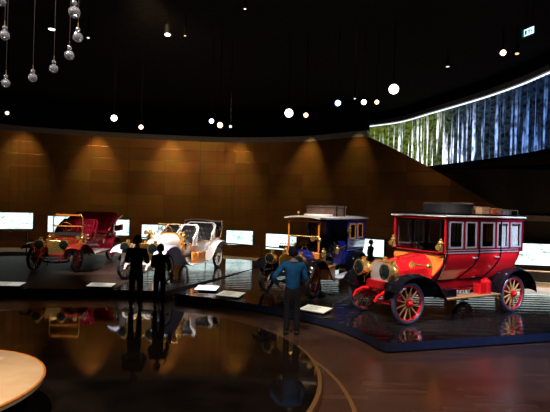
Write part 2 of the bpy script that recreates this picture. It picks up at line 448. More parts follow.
# ------------------------------------------------------------ platforms
m_plat = mat('polished_black_platform', (.012, .011, .012), .06, spec=1., coat=.6)
nt = m_plat.node_tree; bs = nt.nodes['Principled BSDF']; L = nt.links.new
tc = nt.nodes.new('ShaderNodeTexCoord'); wv = nt.nodes.new('ShaderNodeTexNoise'); wv.inputs['Scale'].default_value = .9
rr = nt.nodes.new('ShaderNodeMapRange'); rr.inputs['To Min'].default_value = .02; rr.inputs['To Max'].default_value = .07
L(tc.outputs['Object'], wv.inputs['Vector']); L(wv.outputs['Fac'], rr.inputs['Value']); L(rr.outputs['Result'], bs.inputs['Roughness'])
wv2 = nt.nodes.new('ShaderNodeTexWave'); wv2.bands_direction = 'Y'; wv2.inputs['Scale'].default_value = .95; wv2.inputs['Distortion'].default_value = .6
bp = nt.nodes.new('ShaderNodeBump'); bp.inputs['Strength'].default_value = 1.; bp.inputs['Distance'].default_value = .0042
L(tc.outputs['Object'], wv2.inputs['Vector']); L(wv2.outputs['Fac'], bp.inputs['Height']); L(bp.outputs['Normal'], bs.inputs['Normal'])
m_edge = mat('platform_edge_blue_glow', (.018, .026, .055), .35, noise=.2)  # blue glow on the black platform face, put into the colour
def platform(name, label, poly, m=m_plat):
    t = thing(name, label, 'platform', (0, 0, 0))
    MB().prism(poly, .035, .2, 'xy').build('deck', m, t, sharp=.3)
    c = V((sum(p[0] for p in poly)/len(poly), sum(p[1] for p in poly)/len(poly)))
    n = len(poly); e = MB(); q = [tuple(c+(V(p)-c)*1.002) for p in poly]
    e.prism(q, .04, .192, 'xy').build('edge_glow_band', m_edge, t, sharp=.3)
    MB().prism([tuple(c+(V(p)-c)*.985) for p in poly], 0, .034, 'xy').build('plinth', 'steel_dark', t)
    return t
fr = [(p.x, p.y) for p in crom([(-12.5, 10.6, 0), (-10, 12.1, 0), (-7.3, 12.75, 0), (-4.42, 13.06, 0)], 6)]
m_pl2 = mat('brown_black_platform', (.032, .019, .016), .5, spec=.1, noise=.3, nscale=2)
platform('display_platform', 'low dark brown satin platform at the far left under the maroon open car',
         fr+[(-4.42, 21.75), (-5, 21.8), (-9, 21.4), (-12, 20), (-14, 17)], m_pl2)
platform('display_platform', 'low glossy black platform under the white open car',
         [(-4.4, 13.06), (-3.7, 13.05), (-2.97, 12.98), (-.97, 17.9), (.02, 20.35), (-1.5, 21.5), (-4.4, 21.75)])
fr = [(p.x, p.y) for p in crom([(-2.6, 12.72, 0), (-.73, 11.83, 0), (.4, 11.0, 0), (1.26, 10.16, 0), (1.75, 9.3, 0), (1.96, 8.7, 0)], 5)]
platform('display_platform', 'low mirror-black platform on the right carrying the blue and red closed cars',
         fr+[(2.05, 8.56), (2.2, 8.56), (5.64, 9.6), (9.5, 10.75), (10.4, 13.6), (7.8, 14.3), (6.2, 15.3), (4.6, 16.9), (2.8, 18.5), (1.4, 19.8), (.1, 20.25), (-.87, 17.85)])

# information plates on the platform fronts
def plate(x, y, w, d, rz, label, glow, es):
    t = thing('information_panel', label, 'information panel', (x, y, .2), rz, 'information panels on the platform edges')
    MB().box((0, .08, .02), (w*.8, d*.5, .04)).build('foot', 'steel_dark', t)
    R = Matrix.Rotation(math.radians(5), 3, 'X')
    MB().box((0, 0, .06), (w, d, .02), R).build('board', mat('panel_edge', (.2, .2, .2), .4), t, bevel=.004)
    f = MB().box((0, 0, .074), (w*.97, d*.93, .006), R).build('lit_face', mat('panel_glow', (.55, .52, .45), .4, emit=glow, es=es, noise=.08), t)
    ln = MB()
    for k in range(5): ln.box(R @ V((-.12*w+(k % 2)*.03, d*(.3-.15*k), .0105)) + V((0, 0, .068)), (w*(.5-.05*(k % 3)), d*.03, .002), R)
    ln.build('text_line', mat('panel_ink', (.1, .1, .1), .6), t)
plate(-7.35, 13.1, .95, .42, .05, 'pale lit information panel at the far left front edge of the platform', (.9, .85, .75), .5)
plate(-4.82, 13.38, .72, .4, .0, 'pale lit information panel in front of the maroon open car', (.9, .85, .7), .5)
plate(-1.84, 13.35, .62, .5, -.1, 'brightest bluish white information panel, beside the white car', (.75, .85, 1.), 2.6)
plate(-1.1, 12.52, .66, .5, -.35, 'cream information panel on the point where the right platform begins', (.9, .85, .65), .55)
plate(1.0, 10.95, .66, .46, -.6, 'cream information panel to the right of the man in the blue sweater', (.9, .85, .65), .6)

# ------------------------------------------------------------ lit wall displays
def wall_at(x):
    cv = wall_curve if x < 500 else right_curve
    best = None
    for i in range(len(cv)-1):
        a, b = cv[i], cv[i+1]
        if a.y < 5 or b.y < 5: continue
        xa, xb = 275+a.x/a.y*F, 275+b.x/b.y*F
        if xa <= x <= xb:
            t = (x-xa)/(xb-xa); return a.lerp(b, t)
def display(x0, x1, zc, hh, label, pat=0, es=1.5):
    a, b = wall_at(x0), wall_at(x1); c = (a+b)/2; d = b-a; w = d.length; ang = math.atan2(d.y, d.x)
    t = thing('light_box_display', label, 'wall display', (c.x+math.sin(ang)*.09, c.y-math.cos(ang)*.09, zc-hh/2), ang, 'glowing wall displays behind the cars')
    MB().box((0, .0, hh/2), (w+.08, .08, hh+.08)).build('frame', 'steel_dark', t)
    m = mat('display_glow', (.1, .1, .1), .3)
    nt = m.node_tree; bs = nt.nodes['Principled BSDF']; L = nt.links.new
    tc = nt.nodes.new('ShaderNodeTexCoord'); mp = nt.nodes.new('ShaderNodeMapping'); mp.inputs['Scale'].default_value = (1.6, 1, 3.5); mp.inputs['Location'].default_value = (x0*.1, 0, 0)
    n = nt.nodes.new('ShaderNodeTexNoise'); n.inputs['Scale'].default_value = 1.6; n.inputs['Detail'].default_value = 5
    r = nt.nodes.new('ShaderNodeValToRGB'); r.color_ramp.elements[0].position = .3; r.color_ramp.elements[1].position = .5
    r.color_ramp.elements[0].color = (.22, .42, .4, 1) if pat == 0 else (.8, .95, .95, 1); r.color_ramp.elements[1].color = (.82, 1, .97, 1)
    L(tc.outputs['Object'], mp.inputs['Vector']); L(mp.outputs['Vector'], n.inputs['Vector']); L(n.outputs['Fac'], r.inputs['Fac'])
    L(r.outputs['Color'], bs.inputs['Emission Color']); bs.inputs['Emission Strength'].default_value = es
    MB().box((0, -.045, hh/2), (w, .012, hh)).build('lit_screen', m, t)
    ink = mat('display_ink', (.05, .06, .06), .6); mbk = MB()
    if pat == 1:
        for rw, (z, s, nn) in enumerate(((.62, .035, 6), (.4, .05, 8), (.2, .085, 6))):
            for k in range(nn):
                if (rw, k) in ((0, 2), (0, 4)): continue
                xx = w*(-.02+.48*k/nn)
                if rw == 2: mbk.lathe([(s, 0), (s, .006)], (xx, -.0515, z*hh), (0, -1, 0), 12)
                else: mbk.box((xx, -.0545, z*hh), (s*1.2, .006, s*1.4))
    else:
        random.seed(int(x0))
        for k in range(5): mbk.box((w*random.uniform(-.38, .38), -.0545, hh*random.uniform(.2, .8)), (w*random.uniform(.03, .12), .006, hh*.03))
    mbk.build('printed_mark', ink, t)
G = 'glowing pale wall display '
display(-8, 33, 1.57, .8, G+'at the far left, left of the maroon open car')
display(49, 86, 1.42, .82, G+'behind the windscreen of the maroon open car')
display(97, 130, 1.3, .82, G+'behind the rear of the maroon open car')
display(143, 173, 1.1, .76, G+'behind the bonnet of the white open car')
display(186, 216, 1.0, .76, G+'hidden behind the seats of the white open car')
display(228, 254, .9, .76, G+'between the white open car and the blue closed car')
display(268, 298, .78, .8, G+'with rows of small dark symbols behind the blue car bonnet', 1, 1.7)
display(312, 342, .75, .76, G+'seen behind the blue car front seat')
display(355, 386, .84, .78, G+'with a dark standing visitor before it', 0, 1.8)
display(408, 446, .8, .8, G+'behind the windscreen of the red limousine')
display(458, 496, .8, .8, G+'behind the rear door of the red limousine')
display(512, 580, .86, .92, G+'at the far right beside the rear of the red limousine', 0, 1.7)

# ------------------------------------------------------------ cars
def wheel_proto(R, spoke, rim, hub, tyre, ns=12):
    o = MB().torus((0,0,0), R-.085, .022, k=8, sq=1.7).build('wheel', rim)
    MB().torus((0,0,0), R-.045, .045, n=40, k=10, sq=1.15).build('tyre', tyre, o)
    MB().lathe([(.045, -.1), (.06, -.08), (.085, -.045), (.085, .045), (.06, .08), (.045, .11), (.025, .125)], (0,0,0), (0,1,0), 16).build('hub', hub, o)
    me = MB().tube([(0,0,.07), (0,0,.16), (0,0,R-.1)], [.026, .02, .017], 6).mesh('spoke', spoke)
    for k in range(ns):
        s = bpy.data.objects.new('spoke', me); C.objects.link(s); s.parent = o; s.rotation_euler = (0, 2*PI*(k+.5)/ns, 0)
    return o

def place_wheels(root, wb, R, proto, tr=.71, steer=0):
    for i, (x, sy) in enumerate(((0, 1), (0, -1), (-wb, 1), (-wb, -1))):
        w = proto if i == 0 else copy_tree(proto)
        w.parent = root; w.location = (x, sy*tr, R)
        if sy < 0: w.rotation_euler = (0, 0, PI)
        if x == 0: w.rotation_euler.z += steer

def chassis(root, wb, R, col, tail=.7, z=.6):
    f = MB()
    for s in (-1, 1):
        f.box(((.15-wb-tail)/2, s*.36, z), (wb+tail+.15, .05, .1))
        f.tube([(.05, s*.36, z), (.35, s*.36, z+.02), (.52, s*.36, z-.04), (.6, s*.36, z-.16)], [.045, .042, .035, .03], 8)
    for x in (.12, -wb*.35, -wb*.7, -wb-.3): f.box((x, 0, z-.01), (.06, .72, .07))
    f.build('chassis_frame', col, root)
    a = MB().tube([(0, -.64, R), (0, -.5, R), (0, -.38, R-.1), (0, 0, R-.13), (0, .38, R-.1), (0, .5, R), (0, .64, R)], .032, 8)
    for s in (-1, 1): a.tube([(0, s*.6, R+.1), (0, s*.6, R-.1)], .03, 8)
    a.build('front_axle', col, root)
    b = MB().tube([(-wb, -.64, R), (-wb, .64, R)], .04, 8); b.ball((-wb, 0, R), (.16, .13, .15)); b.build('rear_axle', col, root)
    MB().tube([(-.17, -.58, R-.02), (-.17, .58, R-.02)], .014, 6).build('tie_rod', col, root)
    for x in (0, -wb):
        for s in (-1, 1):
            sp = MB()
            for k in range(4):
                ln = .5-.09*k
                sp.tube([(x+ln*t, s*.43, R+.02+.022*k+.08*(t*ln/.5)**2) for t in (-1, -.5, 0, .5, 1)], .014, 4)
            sp.build('leaf_spring', col, root)
    MB().tube([(.1, 0, z-.12), (.62, 0, z-.12), (.64, 0, z-.3), (.74, 0, z-.3)], .014, 6).build('starting_crank', 'steel_dark', root)

def headlamp(root, x, y, z, r=.16, body='brass'):
    h = MB().lathe([(.0, -.24), (r*.45, -.23), (r*.8, -.16), (r*.92, -.06), (r*.92, .05), (r*1.08, .055), (r*1.08, .09), (r*.94, .095)], (x, y, z), (1, 0, 0), 24)
    h.tube([(x-.08, y, z-r), (x-.08, y, z-.34)], .016, 6)
    h.torus((x-.08, y, z-r*.2), r*1.0, .012, (1, 0, 0), 24, 6)
    o = h.build('headlamp', body, root)
    MB().lathe([(r*.93, .096), (r*.7, .115), (.01, .125)], (x, y, z), (1, 0, 0), 24).build('lens', 'lens', o)
    MB().lathe([(.05, 0), (.055, .03), (.035, .04), (.06, .06), (.06, .08), (.02, .1)], (x-.06, y, z+r*.85), (0, 0, 1), 14).build('chimney', body, o)

def sidelamp(root, x, y, z, s=1.):
    o = MB().lathe([(.03*s, -.1*s), (.05*s, -.08*s), (.05*s, .07*s), (.07*s, .075*s), (.03*s, .12*s), (.035*s, .15*s), (.01*s, .17*s)], (x, y, z), (0,0,1), 12)
    o.lathe([(.055*s, 0), (.06*s, .05*s)], (x+.03*s, y, z), (1, 0, 0), 12)
    o.tube([(x, y, z-.05*s), (x-.05*s, y*.93, z-.07*s)], .012*s, 6)
    o.build('side_lamp', 'brass', root)

def radiator(root, x, hw, z0, z1, cham=.1, shell='brass', core='honeycomb', cap=True):
    def prof(w, a, b, c): return [(-w+c*.6, a), (w-c*.6, a), (w, a+c*.6), (w, b-c), (w-c, b), (-w+c, b), (-w, b-c), (-w, a+c*.6)]
    sh = MB().prism(prof(hw, z0, z1, cham), x-.14, x-.005, 'yz')
    p = prof(hw-.012, z0+.012, z1-.012, cham)
    sh.tube([(x, a, b) for a, b in p], .022, 6, closed=True)
    if cap: sh.lathe([(.045, 0), (.045, .03), (.06, .04), (.06, .06), (.02, .08)], (x-.07, 0, z1), (0, 0, 1), 14)
    o = sh.build('radiator', shell, root)
    MB().prism(prof(hw-.03, z0+.03, z1-.03, cham*.9), x-.004, x+.006, 'yz').build('radiator_core', core, o)

def bonnet(root, x0, x1, w0, w1, zb, zt0, zt1, col, kind='round', lab=None):
    def fn(u, v):
        x = x0+(x1-x0)*u; w = w0+(w1-w0)*u; zt = zt0+(zt1-zt0)*u
        if kind == 'round':
            a = v*PI; cy = -math.cos(a); sz = math.sin(a)
            y = w*math.copysign(abs(cy)**.6, cy); z = zb+(zt-zb)*sz**.55
        else:
            P = [(-1, 0), (-1, .62), (-.86, .8), (-.5, .97), (0, 1.), (.5, .97), (.86, .8), (1, .62), (1, 0)]
            t = v*8; i = min(7, int(t)); k = t-i
            y = w*(P[i][0]*(1-k)+P[i+1][0]*k); z = zb+(zt-zb)*(P[i][1]*(1-k)+P[i+1][1]*k)
        return (x, y, z)
    o = MB().grid(fn, 6, 8 if kind != 'round' else 24, .015).build('bonnet', col, root, sharp=.25 if kind != 'round' else .8)
    lv = MB()
    for s in (-1, 1):
        for k in range(6):
            u = .3+.09*k; lv.box((x0+(x1-x0)*u, s*((w0+(w1-w0)*u)+.004), zb+(zt0-zb)*.38), (.012, .012, .12))
    lv.build('louvre', col, o)
    return o

def fender(root, path, y0, y1, col, valance=None, name='fender', lip=.012, sides=(1, -1)):
    """curved mudguard; path in x,z"""
    pts = crom([(p[0], 0, p[1]) for p in path], 6); n = len(pts)-1
    for s in sides:
        def fn(u, v):
            p = pts[min(n, int(round(u*n)))]
            return (p.x, s*(y0+(y1-y0)*v), p.z-.045*(2*v-1)**2)
        m = MB().grid(fn, n, 6, .012)
        m.tube([(p.x, s*y1, p.z-.045) for p in pts], lip, 6)
        if valance:
            k = len(pts)
            vs = [(p.x, s*y0, p.z-.03) for p in pts]+[(p.x, s*y0, max(valance, p.z-.42) if p.z > valance else valance) for p in pts]
            m.add(vs, [(i, i+1, i+1+k, i+k) for i in range(k-1)])
        m.build(name, col, root)

def tuft_seat(root, xb, zb, w, depth, h, leather, shell, flare=.06, rail=None, y0=0, arm=.3, tufts=(9, 4)):
    """upholstered seat: cushion, tufted wrap-around back, painted shell behind it"""
    def plan(a):   # a in -1..1 from right arm tip round the back to left arm tip
        b = a*PI/2*1.0
        if abs(a) < .62:
            t = a/.62; return (xb-.0+depth*.12*(t*t), w*.86*t)
        t = (abs(a)-.62)/.38; s = math.copysign(1, a)
        return (xb+depth*(.12+.88*t), s*w*(.86+.14*math.sin(t*PI/2)))
    def top(a):
        t = max(0, (abs(a)-.5)/.5); return h*(1-(1-arm)*t**1.3)
    def pt(a, v, off):
        x, y = plan(a); hgt = top(a)*v
        d = V((x-(xb+depth*.6), y, 0)); d = d.normalized() if d.length > 0 else V((-1, 0, 0))
        o = d*(off+flare*v)
        return V((x+o.x, y0+y+o.y, zb+hgt))
    def inner(u, v):
        a = -1+2*u; b = .022*abs(math.sin(u*PI*tufts[0]+(PI/2 if int(v*tufts[1]) % 2 else 0)))*(.4+.6*abs(math.sin(v*PI*tufts[1])))
        roll = .035*max(0, (v-.85)/.15)
        return pt(a, v, -.03-b-roll)
    o = MB().grid(inner, 54, 16, -.04).build('seat_back', leather, root)
    MB().grid(lambda u, v: pt(-1+2*u, v, .035), 40, 4, .025).build('seat_shell', shell, root)
    if rail:
        MB().tube([pt(-1+2*k/40, 1.0, .02)+V((0,0,.012)) for k in range(41)], .022, 6).build('seat_rail', rail, root)
    def cush(u, v):
        x = xb+.02+(depth*.98)*u; y = y0+(w*.9)*(2*v-1)
        e = min(1, 6*min(u, 1-u, v, 1-v)+.35)
        return (x, y, zb+.13*e+.015*abs(math.sin(u*9))*abs(math.sin(v*12)))
    MB().grid(cush, 16, 20, .14).build('seat_cushion', leather, root)

def steering(root, x, y, z, r=.2, tilt=35, base=(0, 0, 0), rimm='dark_interior', col='brass'):
    d = V((x, y, z))-V(base); d.normalize()
    MB().torus((x, y, z), r, .015, d, 28, 6).build('steering_wheel', rimm, root)
    st = MB().tube([V(base), (x, y, z)], .018, 8)
    u = d.orthogonal().normalized(); w = d.cross(u)
    for k in range(4):
        a = PI/4+k*PI/2; st.tube([(x, y, z), V((x, y, z))+(u*math.cos(a)+w*math.sin(a))*r], .01, 5)
    st.build('steering_column', col, root)

def horn(root, x, y, z):
    MB().lathe([(.075, .34), (.05, .28), (.025, .2), (.016, 0), (.016, -.1), (.05, -.12), (.06, -.18), (.03, -.24)], (x, y, z), (1, 0, .1), 14).build('horn', 'brass', root)

def pane(mbk, c, d): mbk.box(c, d)

def window(root, x0, x1, z0, z1, y, s, frame, trim=None, t=.03, gl='glass'):
    f = MB(); yc = s*y
    for (cx, cz, dx, dz) in (((x0+x1)/2, z0, abs(x1-x0)+t, t), ((x0+x1)/2, z1, abs(x1-x0)+t, t), (x0, (z0+z1)/2, t, z1-z0), (x1, (z0+z1)/2, t, z1-z0)):
        f.box((cx, yc, cz), (dx, .035, dz))
    o = f.build('window_frame', frame, root, bevel=.004)
    MB().box(((x0+x1)/2, yc, (z0+z1)/2), (abs(x1-x0), .008, z1-z0)).build('window_glass', gl, o)
    return o

def car_root(name, label, cat, X, Y, deg):
    t = math.radians(deg)
    l = V((-math.sin(t), math.cos(t)))
    p = V((X, Y))+l*.71
    return thing(name, label, cat, (p.x, p.y, .2), t+PI)

# ---- red limousine
def red_car():
    r = car_root('vintage_limousine', 'red closed vintage limousine with brass headlamps and roof luggage, nearest car on the right platform', 'car', 2.829, 9.943, 28.44)
    wb = 3.38; R = .445
    chassis(r, wb, R, 'red_paint', .45, .6)
    place_wheels(r, wb, R, wheel_proto(R, 'wood_spoke', 'red_paint', 'red_paint', 'tyre_blue_sheen', 12), steer=0)
    MB().box((-1.6, 0, .73), (3.6, .86, .2)).build('underbody', 'red_dark', r, bevel=.02)
    radiator(r, .1, .37, .74, 1.27, .12, 'brass', 'honeycomb')
    bonnet(r, -.04, -.95, .35, .45, .74, 1.25, 1.4, 'red_paint', 'facet')
    for s in (-1, 1): headlamp(r, .32, s*.43, 1.08, .165)
    horn(r, -.5, .62, 1.2)
    # scuttle board under the windscreen
    MB().prism([(-.8, 1.44), (.8, 1.44), (.78, 1.2), (.68, .98), (.58, .86), (-.58, .86), (-.68, .98), (-.78, 1.2)], -1.0, -.95, 'yz').build('scuttle', 'wood_orange', r, bevel=.01)
    MB().tube([(-.94, -.8, 1.44), (-.94, .8, 1.44)], .02, 8).tube([(-.94, y, z) for y, z in ((.8, 1.44), (.78, 1.2), (.68, .98), (.58, .86))], .018, 6).build('scuttle_moulding', 'black_paint', r)
    # windscreen
    f = MB()
    for s in (-1, 1): f.box((-.97, s*.785, 1.85), (.05, .035, .78))
    f.box((-.97, 0, 2.225), (.05, 1.6, .03)); f.box((-.97, 0, 1.475), (.05, 1.5, .03))
    o = f.build('windscreen_frame', 'red_dark', r, bevel=.006)
    MB().box((-.97, 0, 1.84), (.01, 1.5, .7)).build('windscreen', 'glass', o)
    MB().box((-.965, 0, 1.84), (.03, .025, .7)).build('glazing_bar', 'black_paint', o)
    sidelamp(r, -.88, .74, 1.6, 1.1); sidelamp(r, -.88, -.74, 1.6, 1.1)
    # tulip body
    XB = -3.62
    def ys(z): return .8 if z > 1.42 else .8-.26*((1.42-z)/.56)**1.7
    for s in (-1, 1):
        def side(u, v):
            z = .86+(1.47-.86)*v; x0 = -.98+.18*(1-v)**1.6; x1 = XB+.25*(1-v)**1.5
            x = x0+(x1-x0)*u; y = ys(z)
            if x < XB+.3: y -= .12*((XB+.3-x)/.3)**2
            if x < -2.75: z = max(z, .86+(z-.86)*1.) 
            return (x, s*y, z)
        MB().grid(side, 30, 12, .03*s).build('body_side', 'red_paint', r)
        # doors, standing slightly proud
        for (a, b, shift) in ((-1.08, -1.97, .2), (-2.1, -2.72, .3)):
            def dr(u, v, a=a, b=b, shift=shift):
                z = .9+(1.45-.9)*v; x = a+(b-a)*u+shift*(1-v)**1.8*(.9 if u > 0 else .8)
                return (x, s*(ys(z)+.012), z)
            d = MB().grid(dr, 10, 10, .012*s).build('door', 'red_paint', r)
            MB().tube([(b+.12, s*.83, 1.36), (b+.02, s*.84, 1.36)], .014, 6).ball((b+.12, s*.83, 1.36), .022, 8, 6).build('door_handle', 'nickel', d)
        for (xt, xb) in ((-1.0, -.8), (-2.03, -1.62), (-2.78, -2.5)):
            pts = [(xt, s*.815, 1.5+.7*(1-k/6)) for k in range(6)]+[(xt+(xb-xt)*(1-v)**1.8, s*(ys(.87+.6*v)+.014), .87+.6*v) for v in [1-k/12 for k in range(13)]]
            MB().tube(pts, .02, 6).build('pillar_moulding', 'black_paint', r)
        MB().tube([(-.98, s*.812, 1.475), (XB+.2, s*.812, 1.475)], .014, 6).tube([(-.98, s*.812, 1.53), (XB+.2, s*.812, 1.53)], .008, 6).build('belt_moulding', 'nickel', r)
        # upper works: rails and pillars around the windows
        up = MB(); up.box(((-.98+XB)/2, s*.78, 2.205), (XB*-1-.98, .05, .09)); up.box(((-.98+XB)/2, s*.78, 1.52), (XB*-1-.98, .05, .1))
        for x, w in ((-1.02, .08), (-1.55, .07), (-2.03, .12), (-2.62, .08), (-3.11, .05), (-3.58, .08)): up.box((x, s*.78, 1.86), (w, .05, .64))
        up.build('window_pillar', M['red_deep'], r, bevel=.008)
        for a, b in ((-1.09, -1.49), (-1.62, -1.94), (-2.12, -2.55), (-2.68, -3.05), (-3.16, -3.52)):
            window(r, a, b, 1.59, 2.15, .795, s, 'nickel', t=.03)
        for a, b in ((-3.17, -3.51), (-2.9, -3.04)):  # rear pane's white sheet added for glare on glass; the narrower one a curtain
            MB().grid(lambda u, v, a=a, b=b, s=s: (a+(b-a)*u, s*(.74+.012*math.sin(u*22)), 1.6+.53*v), 24, 3, .008).build('curtain_and_glare', 'white_paint', r)
    MB().grid(lambda u, v: (XB-.02+.25*(1-v)**1.5-.0*u, (2*u-1)*(.8 if v > .9 else ys(.86+.61*v))*.86, .86+.61*v), 10, 10, .03).build('rear_panel', 'red_paint', r)
    rp_ = MB(); rp_.box((XB, 0, 1.56), (.05, 1.5, .16)); rp_.box((XB, 0, 2.2), (.05, 1.56, .1))
    for y in (-.72, -.3, .3, .72): rp_.box((XB, y, 1.86), (.05, .12, .64))
    rp_.build('rear_wall', 'red_paint', r); MB().box((XB, 0, 1.87), (.012, 1.4, .52)).build('rear_window_glass', 'glass', r)
    MB().box((-2.35, 0, .88), (2.6, 1.04, .04)).build('cabin_floor', 'dark_interior', r)
    tuft_seat(r, -1.95, 1.05, .6, .5, .55, 'dark_interior', 'dark_interior', .02)
    tuft_seat(r, -3.55, 1.05, .6, .5, .6, 'dark_interior', 'dark_interior', .02)
    MB().box((-2.02, 0, 1.22), (.04, 1.02, .64)).build('partition', 'dark_interior', r)
    steering(r, -1.3, -.35, 1.5, .19, base=(-.96, -.35, 1.05))
    # roof
    def roof(u, v):
        x = -.9+(XB-.02+.9)*u; y = .84*(2*v-1); return (x, y, 2.3+.05*(1-(2*v-1)**2)*min(1, 6*min(u, 1-u)+.4))
    MB().grid(roof, 16, 12, .05).build('roof', 'black_paint', r)
    MB().tube([(-.9, -.84, 2.285), (-.9, .84, 2.285), (XB-.02, .84, 2.285), (XB-.02, -.84, 2.285)], .022, 8, closed=True).build('roof_edge', 'cream_roof', r)
    for s in (-1, 1):
        rk = MB().tube([(-2.55, s*.66, 2.46), (-3.6, s*.66, 2.46)], .012, 6)
        for x in (-2.55, -2.9, -3.25, -3.6): rk.tube([(x, s*.66, 2.3), (x, s*.66, 2.46)], .01, 6)
        rk.build('roof_rail', 'brass', r)
    # guards and boards
    fender(r, [(.5, .72), (.36, .93), (.1, 1.04), (-.25, 1.05), (-.6, .9), (-.8, .68), (-.95, .5)], .54, .92, 'black_paint', .5)
    fender(r, [(-2.68, .5), (-2.78, .78), (-3.0, 1.0), (-3.38, 1.08), (-3.72, .98), (-3.95, .75), (-4.02, .52)], .54, .92, 'black_paint', .5)
    for s in (-1, 1):
        MB().box((-1.82, s*.74, .5), (1.74, .38, .035)).build('running_board', 'wood_tan', r, bevel=.006)
        MB().tube([(-.95, s*.935, .5), (-2.69, s*.935, .5)], .018, 6).build('board_edge', 'brass', r)
    can = MB().lathe([(.12, 0), (.125, .02), (.125, .27), (.1, .3), (.05, .33), (.05, .36)], (-2.4, .72, .52), (0, 0, 1), 20); can.box((-2.2, .72, .64), (.18, .2, .24))
    can.build('gas_generator', 'red_paint', r)
    MB().box((-1.15, .74, .6), (.3, .22, .18)).build('tool_box', 'black_paint', r, bevel=.01)
    return r
red = red_car()
def on_car(root, name, label, cat, x, y, z, grp=None, rz=0):
    p = root.matrix_basis @ V((x, y, z)); return thing(name, label, cat, p, root.rotation_euler.z+rz, grp)
bpy.context.view_layer.update()
t = on_car(red, 'travel_trunk', 'big round black tyre trunk lying on the front of the red limousine roof', 'trunk', -1.92, 0, 2.352)
MB().lathe([(.55, 0), (.57, .01), (.57, .19), (.56, .2)], (0,0,0), (0,0,1), 40).build('trunk_body', 'black_leather', t)
MB().lathe([(.58, .17), (.58, .21), (.54, .235), (.01, .24)], (0,0,0), (0,0,1), 40).build('trunk_lid', 'black_leather', t)
sm = MB()
for k in range(2): sm.box((0, 0, .245), (1.16, .05, .01), Matrix.Rotation(k*PI/2+.5, 3, 'Z'))
sm.build('strap', 'brown_leather', t)
def suitcase(t, L_, W, Hh, m, rim):
    MB().box((0, 0, Hh*.42), (L_, W, Hh*.84)).build('case_body', m, t, bevel=.012)
    MB().box((0, 0, Hh*.92), (L_+.015, W+.015, Hh*.15)).build('case_lid', rim, t, bevel=.01)
    s = MB()
    for y in (-.3, .3): s.box((0, W*y, Hh*.5), (L_+.03, .04, Hh*1.02))
    s.build('strap', 'brown_leather', t)
    MB().tube([(-.08, W/2+.01, Hh*.5), (-.06, W/2+.05, Hh*.5), (.06, W/2+.05, Hh*.5), (.08, W/2+.01, Hh*.5)], .01, 6).build('case_handle', 'brown_leather', t)
gl = 'luggage on the red limousine roof'
t = on_car(red, 'suitcase', 'light wooden-lidded suitcase on the red limousine roof, touching the round trunk', 'suitcase', -2.68, 0, 2.355, gl); suitcase(t, .32, .95, .17, 'wood_tan', 'wood_tan')
t = on_car(red, 'suitcase', 'red leather suitcase in the middle of the red limousine roof luggage', 'suitcase', -3.05, 0, 2.355, gl); suitcase(t, .36, 1.0, .14, 'red_leather', 'wood_orange')
t = on_car(red, 'suitcase', 'mauve grey suitcase at the rear end of the red limousine roof', 'suitcase', -3.43, 0, 2.345, gl); suitcase(t, .34, 1.0, .11, 'mauve_leather', 'mauve_leather')

